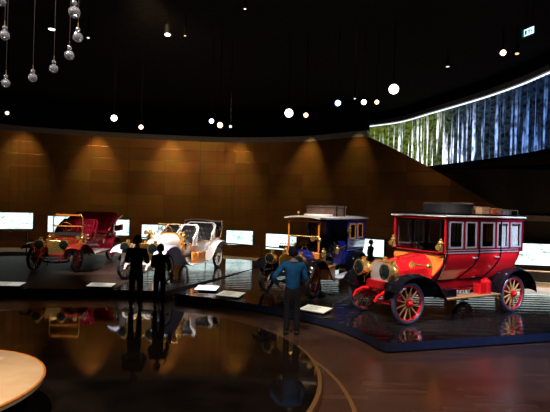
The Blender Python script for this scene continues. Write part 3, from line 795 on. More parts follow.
# ---- blue town car
def blue_car():
    r = car_root('vintage_town_car', 'blue vintage car with varnished wood windscreen, open driver seat and closed rear cab', 'car', 1.087, 12.794, 62.2)
    wb = 3.62; R = .435
    chassis(r, wb, R, 'steel_dark', .6, .56)
    place_wheels(r, wb, R, wheel_proto(R, 'red_spoke', 'red_spoke', 'brass_dull', 'tyre', 12), steer=0)
    MB().box((-2.4, 0, .66), (3.6, .86, .14)).build('underbody', 'black_paint', r, bevel=.02)
    radiator(r, .1, .29, .6, 1.12, .12, 'brass', M['brass_dull'])
    bonnet(r, -.04, -.8, .28, .4, .62, 1.1, 1.16, 'blue_paint', 'round')
    for s in (-1, 1): headlamp(r, .3, s*.44, .98, .135)
    MB().prism([(-.52, 1.1), (.52, 1.1), (.52, .62), (-.52, .62)], -.86, -.82, 'yz').build('dashboard', 'wood_orange', r, bevel=.01)
    f = MB()
    for s in (-1, 1): f.box((-.86, s*.48, 1.52), (.045, .045, 1.0))
    for z in (1.08, 1.55, 2.0): f.box((-.86, 0, z), (.04, .96, .035 if z != 1.08 else .07))
    o = f.build('windscreen_frame', 'wood_orange', r, bevel=.005)
    MB().box((-.86, 0, 1.54), (.008, .92, .9)).build('windscreen', 'glass', o)
    MB().tube([(-.83, -.5, 1.57), (-.83, .5, 1.57)], .014, 6).build('hinge_rod', 'brass', o)
    for s in (-1, 1): sidelamp(r, -.95, s*.6, 1.05, 1.2)
    # scuttle sides in wood, seat and low blue door
    for s in (-1, 1):
        MB().box((-1.05, s*.54, .86), (.36, .03, .5)).build('scuttle_side', 'wood_orange', r, bevel=.008)
        def dp(u, v): return (-1.75-.95*u, s*(.6+.05*v), .66+(.45-.2*(1-u)*(1-u)*0)*v+(.1*u if v > .5 else 0))
        MB().grid(dp, 8, 6, .03*s).build('front_side_panel', 'blue_paint', r)
        MB().tube([(-1.75-.95*k/8, s*.66, 1.12+.1*k/8) for k in range(9)], .018, 6).build('panel_rail', 'brass', r)
        sidelamp(r, -1.78, s*.7, 1.12, 1.0)
    MB().box((-1.8, 0, .75), (1.9, 1.1, .04)).build('cabin_floor', 'dark_interior', r)
    tuft_seat(r, -2.55, .85, .5, .5, .5, 'black_leather', 'black_paint', .02)
    steering(r, -1.5, -.25, 1.3, .2, base=(-.9, -.25, .85))
    horn(r, -.7, .5, 1.5)
    # cab
    XF, XB = -2.8, -4.62
    def ys(z): return .69 if z > 1.25 else .69-.15*((1.25-z)/.6)**1.8
    for s in (-1, 1):
        MB().grid(lambda u, v: (XF+(XB-XF)*u+.2*(1-v)**2*(1 if u > .5 else .6), s*ys(.66+.68*v), .66+.68*v), 20, 12, .03*s).build('cab_side', 'blue_paint', r)
        up = MB(); up.box(((XF+XB)/2, s*.67, 1.97), (XF-XB, .04, .09)); up.box(((XF+XB)/2, s*.67, 1.37), (XF-XB, .04, .1))
        for x, w in ((XF-.05, .1), (-3.65, .12), (XB+.12, .26)): up.box((x, s*.67, 1.67), (w, .04, .6))
        up.build('cab_pillar', 'blue_paint', r, bevel=.006)
        for a, b in ((-2.98, -3.52), (-3.78, -4.3)): window(r, a, b, 1.44, 1.9, .69, s, 'wood_orange', t=.045)
        MB().tube([(XF, s*.71, 1.34), (XB+.1, s*.71, 1.34)], .012, 6).tube([(XF, s*.675, 1.05), (XB+.2, s*.675, 1.05)], .01, 6).build('cab_moulding', 'nickel', r)
        MB().tube([(-3.15, s*.72, 1.25), (-3.3, s*.73, 1.25)], .014, 6).build('door_handle', 'brass', r)
        sidelamp(r, -2.78, s*.74, 1.7, 1.)
    MB().box((XF, 0, 1.0), (.04, 1.2, .68)).box((XF, 0, 1.98), (.04, 1.3, .08)).box((XF, 0, 1.66), (.04, .06, .6)).build('cab_front_wall', 'blue_paint', r)
    MB().box((XB+.02, 0, 1.35), (.04, 1.26, 1.3)).build('cab_rear_wall', 'blue_paint', r)
    tuft_seat(r, -4.5, .9, .52, .5, .6, 'dark_interior', 'dark_interior', .02)
    def roof(u, v):
        x = -.7+(-4.1)*u; y = (.56+.18*min(1, u*2.2))*(2*v-1); return (x, y, 2.07+.05*(1-(2*v-1)**2))
    MB().grid(roof, 16, 10, .045).build('roof', 'cream_roof', r)
    MB().tube([(-3.0+.45*math.cos(a)+1.05, .42*math.sin(a), 2.17) for a in [2*PI*k/24 for k in range(24)]], .04, 8, closed=True).build('roof_ring', 'cream_roof', r)
    MB().tube([(-1.0, y, 2.1) for y in (-.25,)]+[(-1.0, -.25, 2.24)], .012, 6).ball((-1.0, -.25, 2.26), .035, 10, 8).build('roof_lamp', 'brass', r)
    fender(r, [(.45, .72), (.3, .9), (0, 1.0), (-.35, .95), (-.7, .7), (-.95, .42), (-1.15, .34)], .54, .9, 'black_paint', .36)
    fender(r, [(-3.05, .34), (-3.1, .65), (-3.3, .92), (-3.62, 1.0), (-3.95, .92), (-4.2, .7), (-4.3, .5)], .54, .9, 'black_paint', .36)
    for s in (-1, 1):
        MB().box((-2.1, s*.74, .33), (1.9, .36, .035)).build('running_board', 'grey_board', r, bevel=.006)
        MB().box((-.98, s*.74, .56), (.5, .26, .38)).build('tool_box', 'wood_orange', r, bevel=.012)
    return r
blue = blue_car(); bpy.context.view_layer.update()
t = on_car(blue, 'travel_trunk', 'large brown leather trunk strapped on the blue car roof', 'trunk', -2.62, 0, 2.125)
MB().box((0, 0, .15), (1.15, .92, .3)).build('trunk_body', 'brown_leather', t, bevel=.015)
MB().box((0, 0, .325), (1.19, .96, .05)).build('trunk_lid', 'brown_leather', t, bevel=.01)
s_ = MB()
for x in (-.35, .35): s_.box((x, 0, .18), (.05, .99, .36))
s_.build('strap', 'black_leather', t)
s_ = MB()
for x in [-.5+.12*k for k in range(9)]: s_.box((x, .475, .1), (.02, .015, .1))
s_.build('stud_row', 'brass', t)

# ---- white open car
def white_car():
    r = car_root('vintage_open_car', 'white open vintage car with black seats and brass lamps, second from the left', 'car', -3.269, 14.559, 74.5)
    wb = 4.1; R = .44
    chassis(r, wb, R, 'white_paint', .4, .56)
    place_wheels(r, wb, R, wheel_proto(R, 'white_paint', 'white_paint', 'brass', 'tyre', 12), steer=0)
    radiator(r, .1, .33, .62, 1.17, .14, 'brass', 'brass_dull')
    bonnet(r, -.04, -1.4, .32, .47, .64, 1.15, 1.38, 'white_paint', 'round')
    for s in (-1, 1): headlamp(r, .34, s*.47, 1.03, .165)
    # wooden scuttle
    MB().grid(lambda u, v: (-1.4-.14*u, (.47+.02*u)*math.copysign(abs(-math.cos(v*PI))**.6, -math.cos(v*PI)), .66+(.73+.03*u)*max(0, math.sin(v*PI))**.55), 4, 24, .02).build('scuttle', 'wood_orange', r)
    for s in (-1, 1): sidelamp(r, -1.3, s*.62, 1.25, 1.5)
    sidelamp(r, -1.45, .6, .95, 1.1)
    # body tub
    def zt(x):
        return 1.0+.1*math.sin((x+1.4)*1.1)**2 if x > -3.2 else 1.05+.1*min(1, (-3.2-x)/.8)
    for s in (-1, 1):
        def side(u, v):
            x = -1.4-3.3*u; w = .5+.17*min(1, u*2.2); w -= .12*max(0, (u-.85)/.15)
            return (x, s*(w-.1*(1-v)**2), .6+(zt(x)-.6)*v)
        MB().grid(side, 28, 8, .03*s).build('body_side', 'white_paint', r)
        MB().tube([(-1.4-3.3*u, s*(.5+.17*min(1, u*2.2)-.12*max(0, (u-.85)/.15)+.005), zt(-1.4-3.3*u)) for u in [k/24 for k in range(25)]], .018, 6).build('body_rail', 'wood_orange', r)
        MB().box((-1.9, s*.6, .98), (.04, .02, .05)).build('door_handle', 'brass', r)
    MB().box((-3.0, 0, .62), (3.3, 1.1, .05)).build('cabin_floor', 'dark_interior', r)
    MB().box((-4.68, 0, .85), (.04, 1.1, .5)).build('rear_panel', 'white_paint', r)
    for y in (-.31, .31):
        tuft_seat(r, -2.45, .98, .3, .5, .68, 'black_leather', 'white_paint', .05, 'white_paint', y, .35, (7, 4))
    tuft_seat(r, -4.1, 1.0, .6, .6, .7, 'black_leather', 'white_paint', .06, 'white_paint', 0, .4, (9, 4))
    # folded hood behind
    def hood(u, v):
        a = u*PI; y = .78*math.cos(a); x = -4.25-.5*math.sin(a)
        return (x-.12*math.sin(v*PI), y*(1+.04*math.sin(v*PI)), 1.42+.36*v+.03*math.sin(v*9+u*7))
    MB().grid(hood, 30, 10, .1).build('folded_hood', 'black_cloth', r)
    MB().tube([hood(k/30, 1.0) for k in range(31)], .028, 6).build('hood_edge', 'cream_roof', r)
    MB().tube([(-4.2, .76, 1.15), (-4.25, .8, 1.5), (-4.2, .8, 1.8)], .018, 6).tube([(-4.2, -.76, 1.15), (-4.25, -.8, 1.5), (-4.2, -.8, 1.8)], .018, 6).build('hood_iron', 'brass', r)
    # low windscreen and wheel
    f = MB().tube([(-1.42, -.42, 1.38), (-1.5, -.42, 1.72), (-1.5, .42, 1.72), (-1.42, .42, 1.38)], .016, 6)
    o = f.build('windscreen_frame', 'brass', r)
    MB().box((-1.46, 0, 1.55), (.008, .82, .32), Matrix.Rotation(-.22, 3, 'Y')).build('windscreen', 'glass', o)
    steering(r, -1.85, -.3, 1.5, .2, base=(-1.35, -.3, 1.1), rimm='wood_orange')
    horn(r, -1.3, -.6, 1.4)
    fender(r, [(.52, .9), (.38, 1.03), (.1, 1.12), (-.3, 1.1), (-.7, .82), (-1.05, .52), (-1.5, .37)], .54, .92, 'white_paint_shaded', .4)
    fender(r, [(-2.9, .42), (-3.2, .62), (-3.5, .9), (-3.9, 1.05), (-4.3, 1.04), (-4.6, .92), (-4.85, .82)], .54, .9, 'white_paint', .5)
    for s in (-1, 1):
        MB().box((-2.2, s*.74, .38), (1.45, .34, .035)).build('running_board', 'white_paint', r, bevel=.006)
        MB().box((-2.2, s*.5, .52), (1.6, .03, .24)).build('valance', 'white_paint', r)
        b = MB().box((-2.25, s*.74, .58), (.62, .28, .36)).build('tool_box', 'wood_orange', r, bevel=.012)
        MB().box((-2.25, s*.885, .7), (.04, .01, .06)).build('lock_plate', 'brass', b)
    # spare tyres strapped behind the tub
    for k in range(2): MB().torus((-5.02-.1*k, 0, 1.25), .38, .05, (1, 0, .12), 32, 8).build('spare_tyre', 'tyre', r)
    MB().tube([(-4.7, 0, 1.0), (-5.2, 0, .95)], .03, 6).build('tyre_bracket', 'steel_dark', r)
    return r
white_car()

# ---- maroon open tourer
def maroon_car():
    r = car_root('vintage_touring_car', 'maroon open vintage touring car with brass radiator and deep red tufted seats, far left', 'car', -6.723, 16.284, 92.5)
    wb = 3.8; R = .42
    chassis(r, wb, R, 'maroon_paint', .5, .56)
    place_wheels(r, wb, R, wheel_proto(R, 'red_spoke', 'maroon_paint', 'brass_dull', 'tyre_grey', 12), steer=-.12)
    radiator(r, .1, .31, .5, 1.05, .1, 'brass', M['brass'])
    bonnet(r, -.04, -.95, .3, .42, .56, 1.02, 1.12, 'orange_red_paint', 'facet')
    for s in (-1, 1): headlamp(r, .3, s*.4, .93, .155)
    for s in (-1, 1): sidelamp(r, -.9, s*.58, 1.0, 1.5)
    MB().prism([(-.5, 1.22), (.5, 1.22), (.52, .6), (-.52, .6)], -1.02, -.97, 'yz').build('dashboard', 'wood_orange', r, bevel=.01)
    for s in (-1, 1): MB().box((-1.2, s*.52, .9), (.42, .03, .6)).build('scuttle_side', 'wood_orange', r, bevel=.01)
    # leather apron over the rear of the bonnet
    MB().grid(lambda u, v: (-.85-.2*u, .48*(2*v-1), 1.15+.12*u-.03*(2*v-1)**2), 4, 10, .03).build('leather_apron', 'black_leather', r)
    # windscreen: bowed brass posts, wood bars, folding glass
    f = MB()
    for s in (-1, 1): f.tube([(-1.0, s*.5, 1.1), (-1.0, s*.53, 1.5), (-1.0, s*.52, 1.82), (-1.02, s*.44, 1.93), (-1.05, s*.36, 1.94)], .022, 8)
    o = f.build('windscreen_frame', 'brass', r)
    MB().box((-1.02, 0, 1.9), (.03, .9, .05)).box((-1.0, 0, 1.5), (.03, 1.0, .04)).build('windscreen_bar', 'wood_orange', o)
    MB().box((-1.0, 0, 1.38), (.01, .98, .24)).build('windscreen', 'glass', o)
    # tub
    for s in (-1, 1):
        def side(u, v):
            x = -1.4-3.1*u; w = .52+.18*min(1, u*1.6)
            top = 1.0+.12*u+(.12*math.sin(u*PI*2)**2)
            return (x, s*(w-.12*(1-v)**2+.03*v*u), .58+(top-.58)*v)
        MB().grid(side, 28, 8, .03*s).build('body_side', 'maroon_paint', r)
        MB().tube([(-1.4-3.1*u, s*(.52+.18*min(1, u*1.6)+.03*u), 1.0+.12*u+.12*math.sin(u*PI*2)**2) for u in [k/24 for k in range(25)]], .016, 6).build('body_rail', 'brass', r)
        MB().tube([(-2.75, s*.72, .75), (-2.75, s*.74, 1.0)], .012, 6).build('door_handle', 'brass', r)
    MB().box((-2.95, 0, .6), (3.1, 1.1, .05)).build('cabin_floor', 'dark_interior', r)
    MB().box((-4.5, 0, .85), (.04, 1.3, .55)).build('rear_panel', 'maroon_paint', r)
    for y in (-.33, .33):
        tuft_seat(r, -2.2, .98, .31, .5, .72, 'maroon_leather', 'maroon_paint', .06, 'maroon_leather', y, .4, (7, 4))
    tuft_seat(r, -4.1, 1.1, .84, .8, .86, 'maroon_leather', 'maroon_paint', .14, 'maroon_leather', 0, .5, (11, 4))
    # folded hood arms sweeping back
    for s in (-1, 1): MB().tube([(-3.2, s*.78, 1.25), (-3.8, s*.9, 1.62), (-4.4, s*.98, 1.86)], [.02, .03, .035], 8).build('hood_iron', 'wood_orange', r)
    MB().grid(lambda u, v: (-4.35-.25*math.sin(u*PI), 1.0*(2*u-1), 1.2+.25*v+.03*math.sin(u*20)), 30, 6, .1).build('folded_hood', 'maroon_leather', r)
    steering(r, -1.65, -.3, 1.45, .2, base=(-1.05, -.3, 1.0), rimm='wood_orange')
    horn(r, -.6, .62, 1.1)
    fender(r, [(.48, .82), (.3, .93), (0, .97), (-.4, .92), (-.75, .76), (-1.05, .58), (-1.25, .5)], .5, .95, 'orange_red_paint', .52)
    fender(r, [(-3.2, .5), (-3.3, .75), (-3.5, .93), (-3.8, 1.0), (-4.15, .95), (-4.4, .8), (-4.55, .7)], .56, .95, 'maroon_paint', .5)
    for s in (-1, 1):
        MB().box((-2.25, s*.75, .5), (2.0, .38, .035)).build('running_board', 'grey_board', r, bevel=.006)
        MB().box((-2.25, s*.56, .58), (2.0, .03, .16)).build('valance', 'maroon_paint', r)
        MB().box((-2.25, s*.95, .5), (2.0, .015, .05)).build('board_edge', 'orange_red_paint', r)
    return r
maroon_car()

# ------------------------------------------------------------ people
M['skin'] = mat('skin', (.45, .26, .18), .5, noise=.08)
def cloth(n, c): return mat(n, c, .85, noise=.25, nscale=14, bump=.3, bscale=40)
def skin_obj(name, chains, m, parent=None, sub=1):
    """chains: list of (points, radii); first vertex of a chain may name a shared earlier point index"""
    vs = []; es = []; rs = []; ids = []
    for ch in chains:
        st, pts = ch; prev = None if st is None else ids[st[0]][st[1]]
        row = []
        for p in pts:
            vs.append(p[:3]); rs.append(p[3] if isinstance(p[3], (tuple, list)) else (p[3], p[3])); k = len(vs)-1
            if prev is not None: es.append((prev, k))
            prev = k; row.append(k)
        ids.append(row)
    me = bpy.data.meshes.new(name); me.from_pydata(vs, es, [])
    o = bpy.data.objects.new(name, me); C.objects.link(o)
    if parent: o.parent = parent
    sk = o.modifiers.new('skin', 'SKIN'); sk.use_smooth_shade = True
    if not me.skin_vertices: 
        bm = bmesh.new(); bm.from_mesh(me); bm.verts.layers.skin.verify(); bm.to_mesh(me); bm.free()
    d = me.skin_vertices[0].data
    for k, q in enumerate(rs): d[k].radius = q
    d[0].use_root = True
    ss = o.modifiers.new('sub', 'SUBSURF'); ss.levels = sub; ss.render_levels = sub
    me.materials.append(M[m] if isinstance(m, str) else m)
    return o
def fingers(w, e, side):
    """w wrist point, e unit direction of the hand; returns chains rooted at the palm"""
    w = V(w); e = V(e).normalized(); a = e.cross(V((0, 1, .3))).normalized(); b = e.cross(a)
    ch = []
    for k, l in enumerate((.068, .078, .072, .056)):
        o = a*(.028-.018*k)*side
        p0 = w+e*.085+o
        ch.append([(*p0, .009), (*(p0+e*l*.5+b*.008), .008), (*(p0+e*l*.8+b*.03), .007), (*(p0+e*l*.9+b*.045), .006)])
    t0 = w+e*.035+a*.03*side
    ch.append([(*t0, .011), (*(t0+e*.03+a*.025*side+b*.01), .01), (*(t0+e*.06+a*.03*side+b*.025), .008)])
    return ch
def person(label, x, y, h, rz, top, trou, hair, arms, lean=0., female=False, z=0., head_tilt=0., coat=False, ground=0):
    """figure faces local +Y.  arms: per side (elbow, wrist, hand dir) relative to a 1.75 m body"""
    k = h/1.75
    r = thing('person', label, 'person', (x, y, z), rz)
    def Q(p): return (p[0]*k, (p[1]+lean*max(0, p[2]-.9))*k, p[2]*k, p[3]*k if not isinstance(p[3], tuple) else (p[3][0]*k, p[3][1]*k))
    sw = .185 if not female else .165
    hip = .09
    sp = [(0, 0, .96, (.115, .075)), (0, -.01, 1.1, (.135, .095)), (0, 0, 1.27, (.13, .085)), (0, 0, 1.4, (.11, .065)), (0, .0, 1.48, .058), (0, .02, 1.54, .055)]
    hd = [(0, .03+head_tilt*.3, 1.6, (.07, .085)), (0, .03+head_tilt*.6, 1.665, (.078, .098)), (0, .015+head_tilt, 1.72, (.06, .075))]
    chains = [(None, [Q(p) for p in sp+hd])]
    L_ = []
    for s, (el, wr, hdv) in zip((-1, 1), arms):
        A = [Q((s*sw, 0, 1.41, .058)), Q((*el, .043)), Q((*wr, .028)), Q((*(V(wr)+V(hdv).normalized()*.05), (.038, .018))), Q((*(V(wr)+V(hdv).normalized()*.09), (.038, .016)))]
        chains.append(((0, 3), A))
        for f in fingers(wr, hdv, s):
            chains.append(((len(chains)-1 if False else (1 if s < 0 else 1+6), 4), [Q(p) for p in f]))
    for s in (-1, 1):
        chains.append(((0, 0), [Q((s*hip, 0, .88, .066)), Q((s*(hip+.01), .015, .5, .058)), Q((s*(hip+.015), -.01, .12, .04)), Q((s*(hip+.015), .02, .05, .038)), Q((s*(hip+.03), .13, .035, .032))]))
    body = skin_obj('body', chains, 'skin', r)
    # face: nose, eyes, ears
    hx = .03+head_tilt*.55
    fc = MB().ball((0, (hx+.1)*k, 1.63*k), (.012*k, .018*k, .022*k), 8, 6)
    for s in (-1, 1): fc.ball((s*.078*k, hx*k, 1.635*k), (.012*k, .022*k, .033*k), 8, 6)
    fc.build('face_feature', 'skin', body)
    ey = MB()
    for s in (-1, 1): ey.ball((s*.032*k, (hx+.085)*k, 1.655*k), .011*k, 8, 6)
    ey.build('eye', 'black_leather', body)
    MB().box((0, (hx+.092)*k, 1.59*k), (.045*k, .01*k, .009*k)).build('mouth', 'red_leather', body)
    # clothing
    hem = .84 if coat else .9
    ch = [(None, [Q((0, 0, hem-.07, (.18 if coat else .17, .12))), Q((0, -.01, 1.08, (.16, .115))), Q((0, -.01, 1.26, (.182, .13))), Q((0, -.005, 1.39, (.165, .125))), Q((0, .005, 1.465, (.075, .07)))])]
    for s, (el, wr, hdv) in zip((-1, 1), arms):
        w2 = V(wr).lerp(V(el), .08)
        ch.append(((0, 3), [Q((s*(sw+.012), 0, 1.405, .078)), Q((*(V((s*sw, 0, 1.4))*.5+V(el)*.5), .066)), Q((*el, .058)), Q((*w2, .042))]))
    skin_obj('jacket' if coat else 'sweater', ch, top, r)
    ch = [(None, [Q((0, 0, 1.1, (.145, .1))), Q((0, 0, 1.0, (.158, .108))), Q((0, 0, .88, (.15, .11)))])]
    for s in (-1, 1):
        ch.append(((0, 2), [Q((s*hip, 0, .78, .098)), Q((s*(hip+.01), .012, .5, .076)), Q((s*(hip+.015), -.01, .25, .066)), Q((s*(hip+.015), -.005, .08, .062))]))
    skin_obj('trousers', ch, trou, r)
    for s in (-1, 1):
        skin_obj('shoe', [(None, [Q((s*(hip+.015), -.05, .045, .045)), Q((s*(hip+.02), .04, .045, .05)), Q((s*(hip+.03), .15, .038, .038))])], 'black_leather', r)
    # hair
    hh = MB()
    def hf(u, v):
        a = 2*PI*u; b = v*(2.15 if not female else 2.3)
        front = max(0, math.sin(a))
        b *= 1-.5*front
        return ((.088*math.sin(b)*math.cos(a))*k, ((.01+head_tilt*.75)+.108*math.sin(b)*math.sin(a)-.01)*k, (1.655+.118*math.cos(b))*k)
    hh.grid(hf, 24, 10, .012); hh.build('hair', hair, r)
    return r
hairm = cloth('dark_hair', (.014, .01, .009))
relaxed = lambda s: ((s*.24, -.04, 1.13), (s*.25, .06, .89), (0, .15, -1))
bm_ = person('man in a bright blue sweater standing with his back turned, hand at waist', .40, 9.62, 1.76, math.radians(8), cloth('blue_knit', (.01, .12, .3)), cloth('black_trousers', (.008, .008, .01)), hairm,
       (((-.4, -.08, 1.17), (-.27, .12, .97), (1, .5, -.35)), ((.27, -.02, 1.13), (.2, .2, 1.05), (-.5, .6, .2))), head_tilt=.07)
MB().torus((0, .0, 1.485*1.005), .075, .026, (0, 0, 1), 20, 8).build('collar', cloth('grey_collar', (.3, .28, .26)), bm_)
person('man in dark jacket and jeans seen from behind before the white car', -3.33, 11.6, 1.78, math.radians(-4), cloth('black_jacket', (.008, .008, .009)), cloth('dark_jeans', (.03, .045, .1)), hairm,
       (((-.265, .02, 1.13), (-.13, .24, 1.14), (.6, .5, .2)), ((.265, .02, 1.13), (.13, .24, 1.14), (-.6, .5, .2))), coat=True, head_tilt=.03)
wm = person('short woman in dark clothes with a pale shoulder bag, right of the man in jeans', -2.84, 11.95, 1.56, math.radians(12), cloth('dark_coat', (.012, .009, .01)), cloth('black_slacks', (.008, .008, .009)), cloth('brown_hair', (.03, .015, .01)),
       (((-.225, .02, 1.14), (-.12, .2, 1.12), (.5, .6, 0)), ((.27, -.02, 1.13), (.24, .12, .98), (0, .5, -.5))), coat=True, female=True)
b = thing('shoulder_bag', 'small pale shoulder bag hanging at the hip of the short woman', 'bag', (-2.54, 11.95, .62), math.radians(12))
MB().box((0, 0, .13), (.09, .24, .26)).build('bag_body', mat('pale_canvas', (.5, .46, .42), .7, noise=.1), b, bevel=.02)
MB().tube([(0, -.1, .25), (-.02, -.07, .5), (-.11, -.02, .78), (-.16, .02, .82), (-.11, .06, .75), (-.02, .08, .5), (0, .1, .25)], .009, 6).build('bag_strap', 'brown_leather', b)
fx = at(371, 241, 20.6)
person('dark visitor in profile before a lit wall display between blue and red cars', fx.x, 20.6, 1.66, math.radians(-80), cloth('dark_suit', (.008, .008, .009)), cloth('dark_suit_trousers', (.008, .008, .009)), hairm,
       (relaxed(-1), relaxed(1)), coat=True, z=rampz(fx.x, 20.6))

# ------------------------------------------------------------ round bench, bottom left
t = thing('round_bench', 'round pale wooden bench top at the bottom left corner', 'bench', (-3.8, 5.05, .14))
MB().lathe([(.6, 0), (.6, .36)], (0,0,0), (0,0,1), 64).build('bench_base', mat('bench_side', (.1, .05, .02), .3), t)
m_bt = wood('beech_bench_top', (.66, .42, .22), (.78, .55, .32), .45, 1.5)
MB().lathe([(1.22, .36), (1.27, .37), (1.28, .4), (1.27, .43), (1.24, .445), (.01, .445)], (0,0,0), (0,0,1), 96).build('bench_top', m_bt, t)
MB().torus((0, 0, .425), 1.275, .016, (0, 0, 1), 96, 8).build('bench_rim', 'wood_orange', t)

# ------------------------------------------------------------ crystals, upper left
M['crystal'] = mat('cut_crystal', (1., .97, .97), .03, trans=.86, ior=1.55)
m_wire = mat('thin_wire', (.1, .08, .07), .4, .6)
cry = [(74, 12, 6, 'largest and highest of the pair on the right', 3.5), (77.5, 37, 5, 'just below the highest right one', 3.7), (69, 55, 4.8, 'lowest on the right side of the cluster', 3.7), (53.5, 68.5, 4.4, 'third from the right, hanging low', 3.9),
       (32.5, 77.5, 4.4, 'the lowest with a bluish glint, left of centre', 4.), (5.5, 83, 4.4, 'the lowest at the left edge with an orange glint', 4.1), (4, 35, 5, 'midway down the left edge', 3.6), (1, 1.5, 4.5, 'cut off at the top left corner', 3.4)]
def facet_ball(r):
    bm = bmesh.new(); bmesh.ops.create_icosphere(bm, subdivisions=2, radius=r)
    me = bpy.data.meshes.new('crystal_ball'); bm.to_mesh(me); bm.free(); me.materials.append(M['crystal']); return me
for (x, y, rp2, d, D) in cry:
    p = at(x, y, D); rr_ = rp2/F*D
    t = thing('crystal_drop', 'clear crystal ball on a wire, '+d, 'hanging crystal', (p.x, p.y, p.z), 0, 'crystal balls hanging at the upper left')
    ob = bpy.data.objects.new('crystal_ball', facet_ball(rr_)); C.objects.link(ob); ob.parent = t; ob.rotation_euler = (x, y, 0)
    ob2 = bpy.data.objects.new('crystal_bead', facet_ball(rr_*.48)); C.objects.link(ob2); ob2.parent = t; ob2.location = (0, 0, rr_*1.5)
    MB().tube([(0, 0, rr_*2.0), (0, 0, rr_*2.9)], rr_*.1, 6).build('clasp', 'brass_dull', t)
    MB().tube([(0, 0, rr_*1.9), (0, 0, 7.9-p.z)], .0014, 5).build('wire', m_wire, t)

# ------------------------------------------------------------ ceiling lamps
def spot(name, loc, tgt, col, power, ang=40, blend=.6, rad=.08):
    l = bpy.data.lights.new(name, 'SPOT'); l.energy = power; l.color = col; l.spot_size = math.radians(ang); l.spot_blend = blend; l.shadow_soft_size = rad
    o = bpy.data.objects.new(name, l); C.objects.link(o); o.location = loc
    o.rotation_euler = (V(tgt)-V(loc)).to_track_quat('-Z', 'Y').to_euler(); return o
WARM = (1., .62, .32); WHITE = (1., .9, .8); COOL = (.55, .68, 1.)
lamps = [(7, 113, 2., WARM, 14.6, 'warm spotlight at the far left above the bronze wall', 1), (114, 118, 3.4, WHITE, 15, 'bright white spotlight above the maroon car', 1), (141, 127, 2.4, WARM, 15.4, 'small warm spotlight right of the bright one above the maroon car', 1),
         (167.5, 34, 3.2, WHITE, 13, 'white spotlight high on the ceiling near the top centre left', .6), (185, 35, 1.3, WARM, 13.2, 'faint small spotlight beside the high white one', .5), (51.5, 28.5, 3.6, WHITE, 13.5, 'white slotted spotlight among the hanging crystals', .35), (88, 37, 1.6, WHITE, 13.5, 'small faint spotlight right of the hanging crystals', .5),
         (211.5, 121, 2.6, (.75, .85, 1), 15, 'cool white spotlight, leftmost of the three above the white car', 1), (220, 125, 3., WARM, 14.8, 'warm spotlight, middle of the three above the white car', 1), (230.5, 126.5, 1.5, WHITE, 15, 'tiny spotlight, rightmost of the three above the white car', 1),
         (289, 113, 4.6, WHITE, 14.4, 'very bright spotlight above the middle of the hall', 1), (306, 115, 2.5, WARM, 14.4, 'small warm spotlight right of the very bright middle one', 1), (338, 103, 3.2, (.35, .5, 1), 14, 'blue tinted spotlight above the blue car', 1),
         (364, 102, 2.9, WHITE, 13.8, 'white spotlight left of a smaller warm one above the red limousine', 1), (377, 102, 2.4, WARM, 13.8, 'small warm spotlight left of the biggest lamp', 1), (394, 89, 5.4, WHITE, 13, 'biggest and brightest spotlight above the red limousine', 1),
         (355, 98, 1.2, WHITE, 13, 'faint tilted slot lamp above the blue tinted spotlight', .5), (448, 66, 1.8, WHITE, 15.5, 'faint slotted lamp above the forest curtain', .4), (503.5, 52.5, 3.1, (1., .75, .5), 13.5, 'warm spotlight left of the lit exit sign', 1), (517.5, 53, 2.1, WARM, 13.4, 'small oval lamp under the lit exit sign', .6),
         (245, 8, 1.4, WHITE, 12, 'tiny faint lamp at the top centre of the ceiling', .6)]
lm = {}
for x, y, rp2, col, D, lab, asp in lamps:
    p = at(x, y, D); rr_ = rp2/F*D*.95
    t = thing('ceiling_spotlight', lab, 'spotlight', (p.x, p.y, p.z), 0, 'ceiling spotlights')
    d = V((0, 0, H))-p; d.normalize()
    hv = V((d.x, d.y, 0)).normalized(); e_ = math.atan2(-d.z, V((d.x, d.y)).length)+math.acos(asp)
    d = hv*math.cos(e_)-V((0, 0, math.sin(e_)))
    MB().lathe([(rr_*.7, -.3), (rr_*1.05, -.28), (rr_*1.12, -.02), (rr_*1.12, .02), (rr_*1.02, .02), (rr_*1.0, -.01)], (0,0,0), d, 16).build('lamp_housing', 'steel_dark', t)
    MB().tube([V((0, 0, 0))-d*.18, V((0, 0, .12))-d*.2, (-d.x*.2, -d.y*.2, 7.9-p.z)], .014, 6).build('mounting_stem', m_black, t)
    MB().lathe([(rr_*.95, 0.015), (rr_*.8, .015+rr_*.2*asp), (.003, .015+rr_*.3*asp)], (0,0,0), d, 20).build('lamp_lens', mat('lamp_glow', (.8, .8, .8), .4, emit=col, es=(4.5 if rp2 > 2.2 else 1.4)), t)

# exit sign
p = at(528.5, 31.5, 12.)
t = thing('exit_sign', 'glowing white exit sign with running figure near the top right corner', 'sign', (p.x, p.y, p.z-.08), math.radians(-70))
MB().box((0, .03, .08), (.36, .05, .2)).build('sign_case', 'steel_dark', t, bevel=.006)
MB().box((.03, 0, .08), (.29, .01, .17)).build('sign_face', mat('sign_glow', (.8, .9, .9), .4, emit=(.62, .9, 1.), es=1.6), t)
MB().box((-.145, 0, .08), (.055, .01, .17)).build('sign_end', mat('sign_green', (.0, .2, .18), .4, emit=(.0, .3, .3), es=.25), t)
gm = mat('sign_pictogram', (.0, .1, .12), .5); g = MB()
g.ball((.055, -.008, .135), (.012, .004, .012), 8, 6).tube([(.05, -.008, .12), (.04, -.008, .08)], .011, 5).tube([(.04, -.008, .08), (.06, -.008, .055), (.055, -.008, .02)], .007, 5).tube([(.04, -.008, .08), (.02, -.008, .055), (-.005, -.008, .05)], .007, 5)
g.tube([(.05, -.008, .115), (.075, -.008, .1), (.085, -.008, .115)], .006, 5).tube([(.05, -.008, .115), (.025, -.008, .11), (.015, -.008, .09)], .006, 5)
